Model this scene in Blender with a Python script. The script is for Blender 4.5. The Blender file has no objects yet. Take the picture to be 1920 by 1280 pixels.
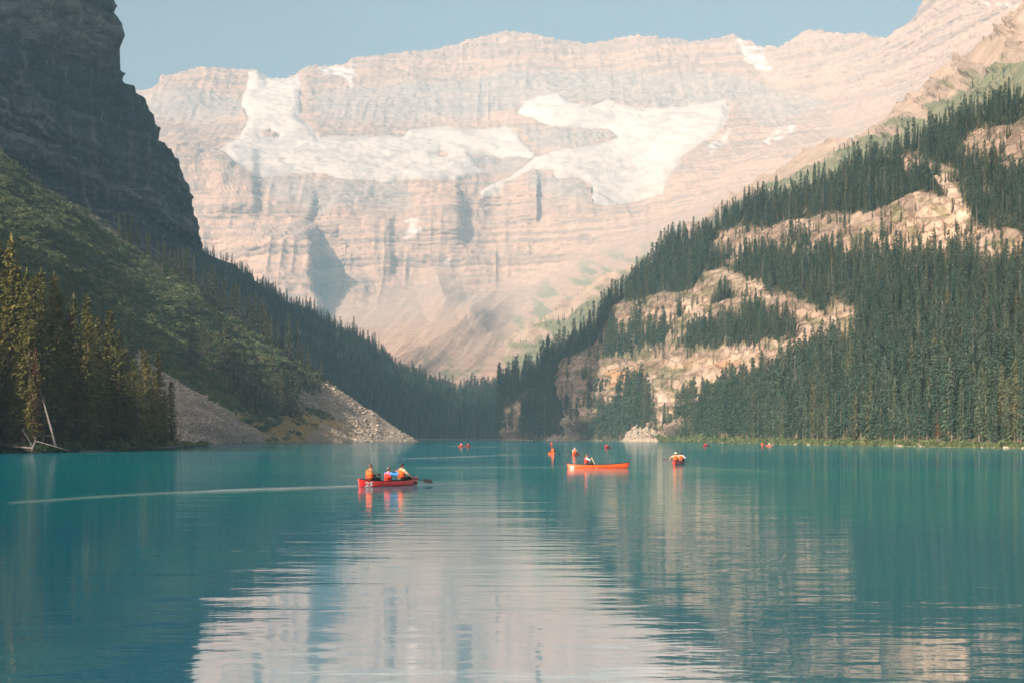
import bpy, bmesh, math, random
import numpy as np
from mathutils import Vector, Matrix, Euler

random.seed(11)
RNG = np.random.default_rng(11)
SC = bpy.context.scene
COL = SC.collection
R = math.radians

# ------------------------------------------------------------------ camera, sky, sun, exposure
FPX, CX, H0, HC = 2933.0, 960.0, 821.0, 2.4          # focal length in photo pixels, centre, horizon row, eye height
cam_d = bpy.data.cameras.new("camera")
cam_d.sensor_width = 36.0
cam_d.lens = FPX * 36.0 / 1920.0
cam_d.shift_y = (H0 - 640.0) / 1920.0
cam_d.clip_start, cam_d.clip_end = 0.2, 30000.0
cam = bpy.data.objects.new("camera", cam_d)
cam.location = (0, 0, HC)
cam.rotation_euler = (R(90), 0, 0)
COL.objects.link(cam)
SC.camera = cam

SUN_EL = 32.0
SUN_A, SUN_B = 0.75, 0.661                            # the light travels to the right and away from the camera
world = bpy.data.worlds.new("World")
SC.world = world
world.use_nodes = True
wn = world.node_tree
wn.nodes.clear()
sky = wn.nodes.new("ShaderNodeTexSky")
sky.sky_type = 'NISHITA'
sky.sun_disc = False
sky.sun_elevation = R(SUN_EL)
sky.sun_rotation = math.atan2(-SUN_A, -SUN_B)
sky.altitude = 300.0
sky.air_density, sky.dust_density, sky.ozone_density = 1.0, 8.0, 1.0
bg = wn.nodes.new("ShaderNodeBackground")
bg.inputs["Strength"].default_value = 0.076
wo = wn.nodes.new("ShaderNodeOutputWorld")
tint = wn.nodes.new("ShaderNodeMix"); tint.data_type = 'RGBA'; tint.blend_type = 'MULTIPLY'
tint.inputs[0].default_value = 1.0; tint.inputs[7].default_value = (1.42, 1.19, 1.06, 1.0)
wn.links.new(sky.outputs[0], tint.inputs[6]); wn.links.new(tint.outputs[2], bg.inputs[0])
wn.links.new(bg.outputs[0], wo.inputs[0])

sun_d = bpy.data.lights.new("sun", 'SUN')
sun_d.energy = 5.0
sun_d.angle = R(0.55)
sun_d.color = (1.0, 0.81, 0.66)
sun = bpy.data.objects.new("sun", sun_d)
ce = math.cos(R(SUN_EL))
sun.rotation_euler = Vector((SUN_A * ce, SUN_B * ce, -math.sin(R(SUN_EL)))).to_track_quat('-Z', 'Y').to_euler()
sun.location = (-300, -200, 300)
COL.objects.link(sun)

SC.view_settings.view_transform = 'Standard'
SC.view_settings.look = 'None'
SC.view_settings.exposure = 0.90
SC.view_settings.gamma = 1.0
SC.view_settings.use_curve_mapping = False
SC.render.engine = 'CYCLES'
SC.cycles.max_bounces = 6
SC.cycles.diffuse_bounces = 2
SC.cycles.glossy_bounces = 3
SC.cycles.transmission_bounces = 2
SC.cycles.volume_bounces = 1
SC.cycles.use_denoising = True
SC.cycles.sample_clamp_indirect = 6.0
HAZE_DENSITY = 0.000088
HAZE_COLOR = (0.37, 0.67, 0.88)

# ------------------------------------------------------------------ numpy helpers
def _hash(ix, iy, iz, s):
    h = (ix * 374761393 + iy * 668265263 + iz * 1274126177 + s * 974634769) & 0xffffffff
    h = ((h ^ (h >> 13)) * 1274126177) & 0xffffffff
    return ((h ^ (h >> 16)) & 0xffff) / 32767.5 - 1.0

def vn3(x, y, z, s=0):
    x, y, z = np.broadcast_arrays(np.asarray(x, float), np.asarray(y, float), np.asarray(z, float))
    ix, iy, iz = (np.floor(a).astype(np.int64) for a in (x, y, z))
    fx, fy, fz = x - ix, y - iy, z - iz
    fx, fy, fz = (f * f * f * (f * (f * 6 - 15) + 10) for f in (fx, fy, fz))
    def L(a, b, t): return a + (b - a) * t
    c = [[[_hash(ix + i, iy + j, iz + k, s) for k in (0, 1)] for j in (0, 1)] for i in (0, 1)]
    return L(L(L(c[0][0][0], c[1][0][0], fx), L(c[0][1][0], c[1][1][0], fx), fy),
             L(L(c[0][0][1], c[1][0][1], fx), L(c[0][1][1], c[1][1][1], fx), fy), fz)

def vn2(x, y, s=0):
    x, y = np.broadcast_arrays(np.asarray(x, float), np.asarray(y, float))
    ix, iy = np.floor(x).astype(np.int64), np.floor(y).astype(np.int64)
    fx, fy = x - ix, y - iy
    fx, fy = (f * f * f * (f * (f * 6 - 15) + 10) for f in (fx, fy))
    a, b = _hash(ix, iy, 0, s), _hash(ix + 1, iy, 0, s)
    c, d = _hash(ix, iy + 1, 0, s), _hash(ix + 1, iy + 1, 0, s)
    return (a + (b - a) * fx) * (1 - fy) + (c + (d - c) * fx) * fy

def fbm2(x, y, s=0, n=4):
    t, a = 0.0, 1.0
    for i in range(n):
        t = t + a * vn2(x * 2 ** i, y * 2 ** i, s + i); a *= 0.5
    return t / 1.6

def fbm3(x, y, z, s=0, n=4):
    t, a = 0.0, 1.0
    for i in range(n):
        t = t + a * vn3(x * 2 ** i, y * 2 ** i, z * 2 ** i, s + i); a *= 0.5
    return t / 1.6

def sstep(a, b, x):
    t = np.clip((x - a) / (b - a), 0, 1)
    return t * t * (3 - 2 * t)

def pdist(px, py, pts, closed):
    """distance to a polyline, and an inside flag when it is closed"""
    d2 = np.full(px.shape, 1e18)
    inside = np.zeros(px.shape, bool)
    n = len(pts)
    for i in range(n if closed else n - 1):
        (x0, y0), (x1, y1) = pts[i], pts[(i + 1) % n]
        dx, dy = x1 - x0, y1 - y0
        t = np.clip(((px - x0) * dx + (py - y0) * dy) / (dx * dx + dy * dy + 1e-9), 0, 1)
        d2 = np.minimum(d2, (px - x0 - t * dx) ** 2 + (py - y0 - t * dy) ** 2)
        if closed and y0 != y1:
            c = ((y0 > py) != (y1 > py)) & (px < (x1 - x0) * (py - y0) / (y1 - y0) + x0)
            inside ^= c
    return np.sqrt(d2), inside

def sdf(px, py, poly):
    d, ins = pdist(px, py, poly, True)
    return np.where(ins, d, -d)

def pmask(px, py, poly, soft=6.0):
    return np.clip(0.5 + sdf(px, py, poly) / soft, 0, 1)

def lmask(px, py, line, width):
    d, _ = pdist(px, py, line, False)
    return np.clip(1 - d / width, 0, 1)

def unproject(px, py, d):
    return np.stack([(px - CX) / FPX * d, d + 0 * px, HC + (H0 - py) / FPX * d], -1)

def P1(px, py, d):
    return Vector(((px - CX) / FPX * d, d, HC + (H0 - py) / FPX * d))

def on_water(px, py):
    d = HC * FPX / (py - H0)
    return Vector(((px - CX) / FPX * d, d, 0.0))

def gsmooth(v, sig):
    if sig <= 0: return v
    k = int(3 * sig) + 1
    w = np.exp(-0.5 * (np.arange(-k, k + 1) / sig) ** 2); w /= w.sum()
    ext = np.concatenate([2 * v[0] - v[k:0:-1], v, 2 * v[-1] - v[-2:-k - 2:-1]])
    return np.convolve(ext, w, 'valid')

def loft(cols, rows, counts, soft=0.0, vsoft=0.0, keep=(0,)):
    """rows, from the top down: knots (px, py, distance); returns px, py, distance grids"""
    cols = np.asarray(cols, float)
    Y, D = [], []
    ax = np.arange(cols.min(), cols.max() + 1.0)
    for i, r in enumerate(rows):
        k = np.array(r, float)
        y, d = np.interp(ax, k[:, 0], k[:, 1]), np.interp(ax, k[:, 0], np.log(k[:, 2]))
        if i not in keep: y = gsmooth(y, soft)
        Y.append(np.interp(cols, ax, y) if soft else np.interp(cols, k[:, 0], k[:, 1])); D.append(np.interp(cols, ax, gsmooth(d, soft)))
    PY, PD = [], []
    for i, n in enumerate(counts):
        t = np.arange(n) / n
        PY.append(Y[i] + (Y[i + 1] - Y[i]) * t[:, None]); PD.append(D[i] + (D[i + 1] - D[i]) * t[:, None])
    PY.append(Y[-1][None]); PD.append(D[-1][None])
    PY, PD = np.concatenate(PY), np.exp(np.concatenate(PD))
    if vsoft: PD = np.apply_along_axis(gsmooth, 0, PD, vsoft)
    return np.broadcast_to(cols, PY.shape).copy(), PY, PD

def gnormals(P):
    n = np.cross(np.gradient(P, axis=0), np.gradient(P, axis=1))
    return n / (np.linalg.norm(n, axis=-1, keepdims=True) + 1e-9)

def grid_faces(nr, nc):
    i = np.arange(nr * nc).reshape(nr, nc)
    return np.stack([i[:-1, :-1], i[1:, :-1], i[1:, 1:], i[:-1, 1:]], -1).reshape(-1, 4)

def with_back(P, offs):
    """rows behind the crest so that the land has a far side"""
    return np.concatenate([P[0][None] + np.array(o, float) for o in reversed(offs)] + [P])

def padtop(a, n):
    return np.concatenate([np.repeat(a[:1], n, 0), a])

def mesh_np(name, V, F, mat=None, attrs=None, smooth=True):
    me = bpy.data.meshes.new(name)
    V = np.asarray(V, np.float32).reshape(-1, 3); F = np.asarray(F, np.int32)
    me.vertices.add(len(V)); me.vertices.foreach_set("co", V.ravel())
    k = F.shape[1]
    me.loops.add(F.size); me.loops.foreach_set("vertex_index", F.ravel())
    me.polygons.add(len(F)); me.polygons.foreach_set("loop_start", np.arange(len(F), dtype=np.int32) * k)
    me.polygons.foreach_set("use_smooth", np.full(len(F), smooth))
    me.update(calc_edges=True)
    for a, v in (attrs or {}).items():
        me.attributes.new(a, 'FLOAT', 'POINT').data.foreach_set("value", np.asarray(v, np.float32).ravel())
    if mat: me.materials.append(mat)
    return me

def link(name, me, parent=None, **props):
    o = bpy.data.objects.new(name, me)
    COL.objects.link(o)
    if parent: o.parent = parent
    for k, v in props.items(): o[k] = v
    return o

def structure(name, me, label=None):
    o = link(name, me, kind="structure")
    if label: o["label"] = label
    return o

def thing(name, label, cat, loc=(0, 0, 0), rot=(0, 0, 0), group=None, scale=1.0):
    o = bpy.data.objects.new(name, None)
    o.empty_display_size = 0.3
    COL.objects.link(o)
    o.location, o.rotation_euler, o.scale = loc, rot, (scale,) * 3
    o["label"], o["category"] = label, cat
    if group: o["group"] = group
    return o

def copy_tree(o, parent=None):
    c = o.copy(); COL.objects.link(c)
    if parent: c.parent = parent
    for ch in list(o.children): copy_tree(ch, c)
    return c

# ------------------------------------------------------------------ materials
class NT:
    def __init__(s, name):
        s.m = bpy.data.materials.new(name); s.m.use_nodes = True
        s.t = s.m.node_tree; s.t.nodes.clear()
        s.out = s.t.nodes.new("ShaderNodeOutputMaterial")
    def n(s, kind, **kw):
        nd = s.t.nodes.new("ShaderNode" + kind)
        for k, v in kw.items():
            if k.startswith("i_"): s.put(nd.inputs[k[2:].replace("_", " ")], v)
            else: setattr(nd, k, v)
        return nd
    def put(s, sock, v):
        if hasattr(v, "is_linked") or isinstance(v, bpy.types.NodeSocket): s.t.links.new(v, sock)
        else: sock.default_value = v
    def attr(s, name): return s.n("Attribute", attribute_name=name).outputs["Fac"]
    def mix(s, a, b, f, mode='MIX'):
        nd = s.t.nodes.new("ShaderNodeMix"); nd.data_type = 'RGBA'; nd.blend_type = mode
        for sock, v in ((nd.inputs[0], f), (nd.inputs[6], a), (nd.inputs[7], b)):
            if isinstance(v, tuple) and len(v) == 3: v = (*v, 1.0)
            s.put(sock, v)
        return nd.outputs[2]
    def math(s, op, a, b=0.0, c=None):
        nd = s.n("Math", operation=op); s.put(nd.inputs[0], a); s.put(nd.inputs[1], b)
        if c is not None: s.put(nd.inputs[2], c)
        return nd.outputs[0]
    def ramp(s, v, lo, hi, a=0.0, b=1.0):
        nd = s.n("MapRange"); nd.clamp = True
        for i, x in enumerate((v, lo, hi, a, b)): s.put(nd.inputs[i], x)
        return nd.outputs[0]
    def noise(s, vec, scale, detail=4.0, rough=0.55, stretch=None):
        if stretch:
            mp = s.n("Mapping"); s.put(mp.inputs["Vector"], vec); mp.inputs["Scale"].default_value = stretch; vec = mp.outputs[0]
        nd = s.n("TexNoise"); s.put(nd.inputs["Vector"], vec)
        nd.inputs["Scale"].default_value = scale; nd.inputs["Detail"].default_value = detail; nd.inputs["Roughness"].default_value = rough
        return nd.outputs["Fac"]
    def pos(s): return s.n("NewGeometry").outputs["Position"]
    def objco(s): return s.n("TexCoord").outputs["Object"]
    def surf(s, sh): s.t.links.new(sh, s.out.inputs["Surface"]); return s.m

def plain(name, color, rough=0.6, metallic=0.0, var=0.12, scale=30.0, coat=0.0):
    t = NT(name)
    nz = t.noise(t.objco(), scale, 3)
    c = t.mix(tuple(x * (1 - var) for x in color), tuple(min(1, x * (1 + var)) for x in color), nz)
    b = t.n("BsdfPrincipled")
    t.put(b.inputs["Base Color"], c)
    t.put(b.inputs["Roughness"], t.ramp(nz, 0.3, 0.7, max(0, rough - 0.06), min(1, rough + 0.06)))
    b.inputs["Metallic"].default_value = metallic
    b.inputs["Coat Weight"].default_value = coat
    return t.surf(b.outputs[0])

def terrain_mat(name, ca, cb, layers, nscale, streak=None, vary=0.35, bump=1.0, rough=0.95, joints=None):
    """rock of two tints mixed by the stratum attribute 'band', then zones painted by attributes"""
    t = NT(name)
    p = t.pos()
    n1 = t.noise(p, nscale, 6, 0.62)
    c = t.mix(ca, cb, t.attr("band"))
    if streak:
        n2 = t.noise(p, nscale, 5, 0.6, streak[0])
        c = t.mix(c, streak[1], t.ramp(n2, 0.5, 0.68, 0.0, streak[2]))
        n3 = t.noise(p, nscale * 2.3, 5, 0.65, (1.0, 1.0, 0.12))
        c = t.mix(c, streak[3], t.ramp(n3, 0.54, 0.7, 0.0, streak[4]))
    for a, col in layers:
        if isinstance(col[0], tuple):
            nn = t.noise(p, nscale * 1.7, 5, 0.7)
            col = t.mix(col[0], col[1], t.ramp(nn, 0.36, 0.64))
        c = t.mix(c, col, t.attr(a))
    hgt = n1
    if joints:
        vo = t.n("TexVoronoi", feature='DISTANCE_TO_EDGE'); mp = t.n("Mapping"); t.put(mp.inputs["Vector"], p); mp.inputs["Scale"].default_value = joints[0]
        nv = t.n("TexNoise"); t.put(nv.inputs["Vector"], p); nv.inputs["Scale"].default_value = nscale * 3
        ad = t.n("VectorMath", operation='MULTIPLY_ADD'); t.put(ad.inputs[0], nv.outputs["Color"]); ad.inputs[1].default_value = (joints[1],) * 3; t.put(ad.inputs[2], mp.outputs[0])
        t.put(vo.inputs["Vector"], ad.outputs[0]); vo.inputs["Scale"].default_value = 1.0
        open_ = t.ramp(vo.outputs["Distance"], 0.0, 0.10)
        c = t.mix(t.mix(c, (0.45, 0.43, 0.42), 1.0, 'MULTIPLY'), c, t.math('MAXIMUM', open_, 1.0 - joints[2]))
        hgt = t.math('ADD', t.math('MULTIPLY', n1, 0.7), t.math('MULTIPLY', open_, 0.35))
    if streak: hgt = t.math('ADD', hgt, t.math('ADD', t.math('MULTIPLY', n2, 0.5), t.math('MULTIPLY', n3, 0.35)))
    f = t.ramp(n1, 0.25, 0.75, 1 - vary, 1 + vary)
    v = t.n("CombineColor"); [t.put(v.inputs[i], f) for i in range(3)]
    c = t.mix(c, v.outputs[0], 1.0, 'MULTIPLY')
    b = t.n("BsdfPrincipled")
    t.put(b.inputs["Base Color"], c); b.inputs["Roughness"].default_value = rough
    b.inputs["Specular IOR Level"].default_value = 0.1
    bp = t.n("Bump"); bp.inputs["Strength"].default_value = 0.8; bp.inputs["Distance"].default_value = bump
    t.put(bp.inputs["Height"], hgt); t.t.links.new(bp.outputs[0], b.inputs["Normal"])
    return t.surf(b.outputs[0])

def leaf_mat(name, a, b, c=None, trans=0.12):
    """needles: two greens mixed by tree and by clump, part of the light passes through"""
    t = NT(name)
    rnd = t.n("ObjectInfo").outputs["Random"]
    nz = t.noise(t.pos(), 0.35, 3)
    col = t.mix(a, b, t.ramp(t.math('ADD', t.math('MULTIPLY', rnd, 0.6), t.math('MULTIPLY', nz, 0.6)), 0.2, 1.0))
    if c: col = t.mix(col, c, t.ramp(rnd, 0.90, 0.97, 0.0, 0.75))
    d = t.n("BsdfPrincipled"); t.put(d.inputs["Base Color"], col); d.inputs["Roughness"].default_value = 0.75
    d.inputs["Specular IOR Level"].default_value = 0.2
    tr = t.n("BsdfTranslucent"); t.put(tr.inputs["Color"], col)
    m = t.n("MixShader"); m.inputs[0].default_value = trans
    t.t.links.new(d.outputs[0], m.inputs[1]); t.t.links.new(tr.outputs[0], m.inputs[2])
    return t.surf(m.outputs[0])

M_MOUNT = terrain_mat("mountain_rock", (0.41, 0.276, 0.202), (0.30, 0.21, 0.16),
    [("grey", ((0.25, 0.222, 0.20), (0.31, 0.27, 0.24))), ("scree", ((0.385, 0.275, 0.205), (0.335, 0.24, 0.18))),
     ("veg", ((0.10, 0.135, 0.075), (0.20, 0.20, 0.125))), ("snow", (0.48, 0.45, 0.43))],
    0.026, streak=((0.16, 0.16, 1.6), (0.22, 0.175, 0.15), 0.8, (0.22, 0.17, 0.14), 0.35), vary=0.26, bump=6.0)
M_GLAC = terrain_mat("glacier_ice", (0.54, 0.475, 0.425), (0.42, 0.38, 0.345), [("dirt", (0.32, 0.275, 0.245))],
    0.03, vary=0.12, bump=7.0, rough=0.6)
M_CLIFF = terrain_mat("shade_tinted_cliff_rock", (0.026, 0.048, 0.064), (0.15, 0.17, 0.18), [("veg", ((0.06, 0.075, 0.04), (0.11, 0.11, 0.07)))],
    0.06, joints=((0.035, 0.035, 0.075), 1.2, 0.6), streak=((0.8, 0.8, 2.4), (0.010, 0.018, 0.025), 0.9, (0.24, 0.235, 0.215), 0.5), vary=0.36, bump=2.2)  # the dark blue of the cliff's shade is put into its rock colours
M_SLOPE = terrain_mat("sunny_slope_rock", (0.38, 0.285, 0.21), (0.21, 0.165, 0.128),
    [("ochre", (0.42, 0.25, 0.125)), ("pale", (0.48, 0.395, 0.32)), ("scree", ((0.36, 0.30, 0.235), (0.25, 0.215, 0.165))),
     ("veg", ((0.09, 0.11, 0.05), (0.17, 0.155, 0.09))), ("floor", ((0.045, 0.055, 0.03), (0.085, 0.08, 0.05))),
     ("shore", ((0.20, 0.24, 0.09), (0.34, 0.29, 0.19)))],
    0.11, streak=((0.10, 0.10, 2.4), (0.16, 0.13, 0.105), 0.75, (0.17, 0.14, 0.12), 0.4), vary=0.24, bump=1.6, joints=((0.035, 0.035, 0.16), 0.7, 0.7))
M_ALP = terrain_mat("alpine_slope", (0.30, 0.235, 0.19), (0.22, 0.18, 0.15),
    [("veg", ((0.07, 0.105, 0.055), (0.16, 0.165, 0.10))), ("scree", ((0.33, 0.265, 0.21), (0.27, 0.22, 0.175)))],
    0.03, streak=((0.6, 0.6, 1.6), (0.25, 0.21, 0.17), 0.5, (0.22, 0.19, 0.16), 0.4), vary=0.25, bump=2.5)
M_FAN = terrain_mat("green_fan_ground", (0.17, 0.155, 0.135), (0.26, 0.225, 0.18),
    [("veg", ((0.045, 0.065, 0.025), (0.085, 0.105, 0.04))), ("yellow", ((0.36, 0.245, 0.085), (0.25, 0.20, 0.08)))],
    0.12, vary=0.35, bump=0.6)
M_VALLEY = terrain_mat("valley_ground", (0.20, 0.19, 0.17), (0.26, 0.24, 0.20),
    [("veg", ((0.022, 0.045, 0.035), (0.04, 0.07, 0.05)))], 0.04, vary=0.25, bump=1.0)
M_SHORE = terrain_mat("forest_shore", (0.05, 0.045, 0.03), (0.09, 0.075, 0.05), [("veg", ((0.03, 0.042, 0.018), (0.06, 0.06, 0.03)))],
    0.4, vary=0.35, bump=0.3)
M_STONE = plain("talus_stone", (0.36, 0.315, 0.255), 0.9, var=0.6, scale=0.7)
M_NEEDLE = leaf_mat("spruce_needles", (0.066, 0.078, 0.022), (0.155, 0.140, 0.038))
M_NEEDLE_FAN = leaf_mat("slope_spruce_needles", (0.060, 0.085, 0.040), (0.11, 0.115, 0.055))
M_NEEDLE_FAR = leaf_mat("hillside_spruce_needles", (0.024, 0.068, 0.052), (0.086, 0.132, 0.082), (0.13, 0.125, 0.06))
M_RUST = leaf_mat("rust_red_needles", (0.13, 0.058, 0.024), (0.095, 0.05, 0.022))
M_SHRUB = leaf_mat("shrub_leaves", (0.050, 0.092, 0.040), (0.165, 0.205, 0.085), (0.16, 0.16, 0.06), trans=0.18)
M_BARK = plain("grey_brown_bark", (0.17, 0.125, 0.09), 0.9, var=0.35, scale=4)
M_DEAD = plain("bleached_wood", (0.14, 0.135, 0.125), 0.85, var=0.25, scale=4)
# ------------------------------------------------------------------ the far mountain and its glaciers
SURF = {}                                              # name -> (px, py, world points): to stand things on the land

def strata(z, periods, s):
    return sum(a * vn2(z / p, 0.37 * i, s + i) for i, (p, a) in enumerate(periods))

def ledges(z):
    """benches and steep steps: every bed stands out with a sharp upper edge"""
    out = 0.0
    for per, a, sd in ((150, .9, 1), (61, .8, 2), (24, .6, 3)):
        q = z / per + 0.6 * vn2(z / per / 2.3, 0.0, 230 + sd)
        fr = q - np.floor(q)
        out = out + a * (0.5 + 0.5 * _hash(np.floor(q).astype(np.int64), 0, 0, 240 + sd)) * (1 - np.abs(fr * 2 - 1) ** 4 - fr * 0.9)
    return out

def far_mountain():
    cols = np.concatenate([np.arange(120, 1930, 2.3), np.arange(1932, 2400, 12)])
    ridge = [(120,196),(240,178),(270,168),(298,160),(304,143),(340,133),(385,124),(420,123),(450,130),(470,128),(482,133),(500,147),(530,150),(555,146),(568,134),
             (600,128),(640,129),(660,112),(690,107),(740,103),(780,97),(830,91),(880,79),(905,70),(940,65),(968,61),(1000,68),(1030,76),(1060,81),
             (1100,84),(1130,80),(1160,72),(1190,67),(1220,72),(1260,77),(1300,80),(1330,76),(1375,66),(1400,76),(1430,90),(1460,92),(1480,80),(1500,62),
             (1540,54),(1570,60),(1580,64),(1600,60),(1620,63),(1640,73),(1665,71),(1690,52),(1710,32),(1740,-2),(1800,-38),(1900,-70),(2400,-60)]
    dk = np.array([(120,8900),(960,9100),(1400,8600),(1600,8100),(1740,7300),(1900,6500),(2400,5600)], float)
    def row(k, f): return [(x, y, np.interp(x, dk[:, 0], dk[:, 1]) * f) for x, y in k]
    rows = [row(ridge, 1.0),
        row([(120,225),(240,195),(300,172),(450,186),(560,168),(700,166),(860,140),(1100,135),(1280,137),(1400,150),(1500,165),(1560,180),(1700,140),(1900,60),(2400,60)], 0.975),
        row([(120,250),(240,225),(400,238),(500,222),(620,230),(780,234),(870,228),(960,205),(1050,186),(1130,198),(1280,208),(1360,208),(1420,230),(1560,222),(1700,190),(1900,120),(2400,120)], 0.94),
        row([(120,300),(240,262),(330,275),(420,305),(480,332),(600,335),(720,340),(880,336),(930,362),(1000,336),(1110,352),(1150,390),(1220,386),(1260,335),(1400,302),(1600,262),(1900,170),(2400,170)], 0.85),
        row([(120,560),(240,520),(400,545),(520,565),(600,585),(640,508),(760,540),(860,542),(960,560),(1030,525),(1100,475),(1200,430),(1300,385),(1400,350),(1600,300),(1900,210),(2400,210)], 0.795),
        row([(120,590),(400,572),(520,592),(600,602),(760,588),(860,574),(960,588),(1030,549),(1100,498),(1200,452),(1300,403),(1400,366),(1600,313),(1900,223),(2400,223)], 0.745),
        row([(120,640),(500,625),(700,620),(860,604),(960,642),(1060,580),(1200,520),(1300,455),(1400,410),(1600,330),(1900,260),(2400,260)], 0.53),
        row([(120,720),(600,685),(760,692),(860,728),(960,726),(1060,670),(1200,580),(1400,450),(1600,400),(1900,330),(2400,330)], 0.315),
        row([(120,770),(860,770),(1060,730),(1400,520),(1900,420),(2400,420)], 0.28)]
    PX, PY, D = loft(cols, rows, [36, 44, 60, 110, 34, 34, 56, 10], 26, 6)
    # the buttress that stands out from the lower wall, and the recess in its shade
    def dent(x0, x1, y0, y1, m, sx=8, sy=30):
        return m * sstep(x0 - sx, x0 + sx, PX) * (1 - sstep(x1 - sx * .5, x1 + sx * .5, PX)) * sstep(y0 - sy, y0, PY) * (1 - sstep(y1, y1 + sy, PY))
    warp = 10 * vn2(PX / 30, PY / 30, 5)
    PXw = PX + warp
    D = D - 470 * sstep(400, 500, PXw) * (1 - sstep(582, 596, PXw)) * sstep(418, 462, PY) * (1 - sstep(600, 650, PY))
    D = D - 40 * sstep(350, 420, PXw) * (1 - sstep(575, 590, PXw)) * sstep(345, 380, PY) * (1 - sstep(420, 470, PY))
    D = D + dent(594, 640, 450, 540, 90, 8) + dent(640, 700, 500, 560, 30, 20)
    D = D - dent(400, 480, 300, 380, 60, 20) - dent(1140, 1215, 395, 450, 40, 14) - dent(975, 1010, 345, 400, 50, 10)
    D = D - dent(780, 860, 350, 420, 45, 16) - dent(690, 735, 420, 500, 40, 14) + dent(860, 940, 395, 470, 40, 18)
    PYb = PY + 5 * fbm2(PX / 60, PY / 60, 40, 3)
    hump = 15 * lmask(PX, PYb, [(880,600),(850,626),(800,658),(730,690)], 44) ** 1.2 + 7 * lmask(PX, PYb, [(880,600),(930,640),(1000,660)], 34)
    hump = hump + 34 * lmask(PX, PYb, [(820,528),(832,566)], 44) + 18 * lmask(PX, PYb, [(930,545),(880,590)], 26) + 24 * lmask(PX, PYb, [(1000,520),(930,585),(905,600)], 30)
    P = unproject(PX, PY, D)
    P[..., 2] += hump
    X, Z = P[..., 0], P[..., 2]
    pxn = PX + 5 * fbm2(PX / 40, PY / 40, 9); pyn = PY + 4 * fbm2(PX / 40, PY / 40, 19)
    # glaciers, traced and then raised from the rock as ice of their own
    G1 = [(465,135),(482,128),(500,142),(545,148),(562,144),(564,221),(592,248),(600,259),(640,259),(696,255),(760,255),(767,243),(827,240),(902,244),(962,241),(977,262),(1004,289),(1000,297),
          (959,296),(902,290),(884,292),(895,311),(917,324),(865,332),(790,337),(715,339),(640,337),(585,324),(525,331),(480,334),(469,322),(435,307),(424,289),(409,281),(450,255),(465,225),(450,195),(465,150)]
    G2 = [(970,214),(985,191),(1015,176),(1052,176),(1067,191),(1109,199),(1131,191),(1172,199),(1202,204),(1277,199),(1329,195),(1357,189),(1361,202),(1370,199),(1355,244),(1318,270),(1280,296),(1262,319),
          (1240,367),(1184,382),(1139,388),(1112,381),(1107,352),(1082,334),(1045,336),(1037,321),(1000,319),(947,341),(932,367),(902,369),(902,356),(959,330),(1004,296),(1045,281),(1082,279),(1157,262),(1146,247),(1109,242),(1034,236),(1000,225)]
    holes = [[(488,249),(505,244),(522,256),(512,262),(494,259)], [(812,289),(826,284),(843,288),(840,294),(822,295)]]
    gpx = PX + 4 * fbm2(PX / 22, PY / 14, 71); gpy = PY + 3 * fbm2(PX / 22, PY / 14, 72)
    ga, gb = sdf(gpx, gpy, G1), sdf(gpx, gpy, G2)
    for h in holes: ga = np.minimum(ga, -sdf(gpx, gpy, h))
    gs = np.maximum(ga, gb)
    ice = np.clip(0.5 + gs / 4, 0, 1)
    # zones
    grey = np.maximum.reduce([pmask(pxn, pyn, p, 14) for p in (
        [(590,168),(700,166),(860,152),(960,138),(1100,134),(1280,136),(1400,150),(1480,170),(1560,196),(1500,222),(1420,240),(1380,200),(1280,205),(1130,196),(1050,180),(960,205),(900,225),(780,232),(640,232),(596,222)],
        [(236,184),(300,172),(340,170),(420,180),(462,190),(450,222),(380,232),(300,222),(250,208)],
        [(980,240),(1100,244),(1160,256),(1100,276),(1010,280)], [(884,292),(1000,298),(960,326),(920,326)],
        [(480,336),(600,338),(760,342),(780,392),(700,380),(600,400),(520,380)], [(1000,322),(1080,338),(1110,385),(1060,380),(990,350)])])
    strat = strata(Z + 25 * fbm2(X / 500, Z / 500, 3), [(120, .35), (46, .5), (20, .6), (11, .5)], 31)
    scree_z = np.clip(np.maximum.reduce([pmask(pxn, pyn, p, 22) for p in (
        [(600,600),(640,560),(700,560),(780,520),(840,510),(900,560),(940,520),(1040,510),(1100,468),(1250,400),(1400,335),(1500,300),(1640,230),(1700,215),(1720,330),(1400,480),(1200,600),(1000,690),(860,770),(560,720)],
        [(1400,120),(1440,110),(1480,140),(1500,190),(1440,165)], [(1540,225),(1620,190),(1700,170),(1640,240),(1560,262)], [(120,560),(600,590),(600,800),(120,800)])]), 0, 1)
    vegm = fbm2((PX + 1.2 * PY) / 40, (PY - 0.5 * PX) / 14, 51, 4)
    veg_z = np.maximum.reduce([pmask(pxn, pyn, p, 26) for p in (
        [(960,600),(1040,520),(1100,490),(1200,470),(1300,415),(1330,425),(1200,540),(1120,600),(1040,620),(960,640)],
        [(930,640),(1060,600),(1140,560),(1120,640),(1000,700),(940,690)], [(790,672),(840,672),(905,680),(900,705),(830,715),(790,690)], [(1440,330),(1560,290),(1700,200),(1800,190),(1600,330),(1400,400)])])
    veg = veg_z * sstep(-0.05, 0.45, vegm + 0.15)
    patch = np.maximum.reduce([pmask(pxn, pyn, p, 5) for p in (
        [(596,134),(640,130),(668,128),(662,150),(656,168),(650,152),(620,148)], [(1376,70),(1400,82),(1432,94),(1450,130),(1420,136),(1396,110)],
        [(1430,268),(1470,238),(1500,232),(1490,250),(1446,274)], [(1330,280),(1372,240),(1360,262),(1336,292)], [(424,325),(446,322),(448,328),(426,330)], [(752,408),(786,412),(790,436),(760,450),(748,440),(772,425)],
        [(828,492),(842,484),(842,497),(826,500)], [(1840,0),(1920,12),(1920,18),(1850,8)])])
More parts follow.
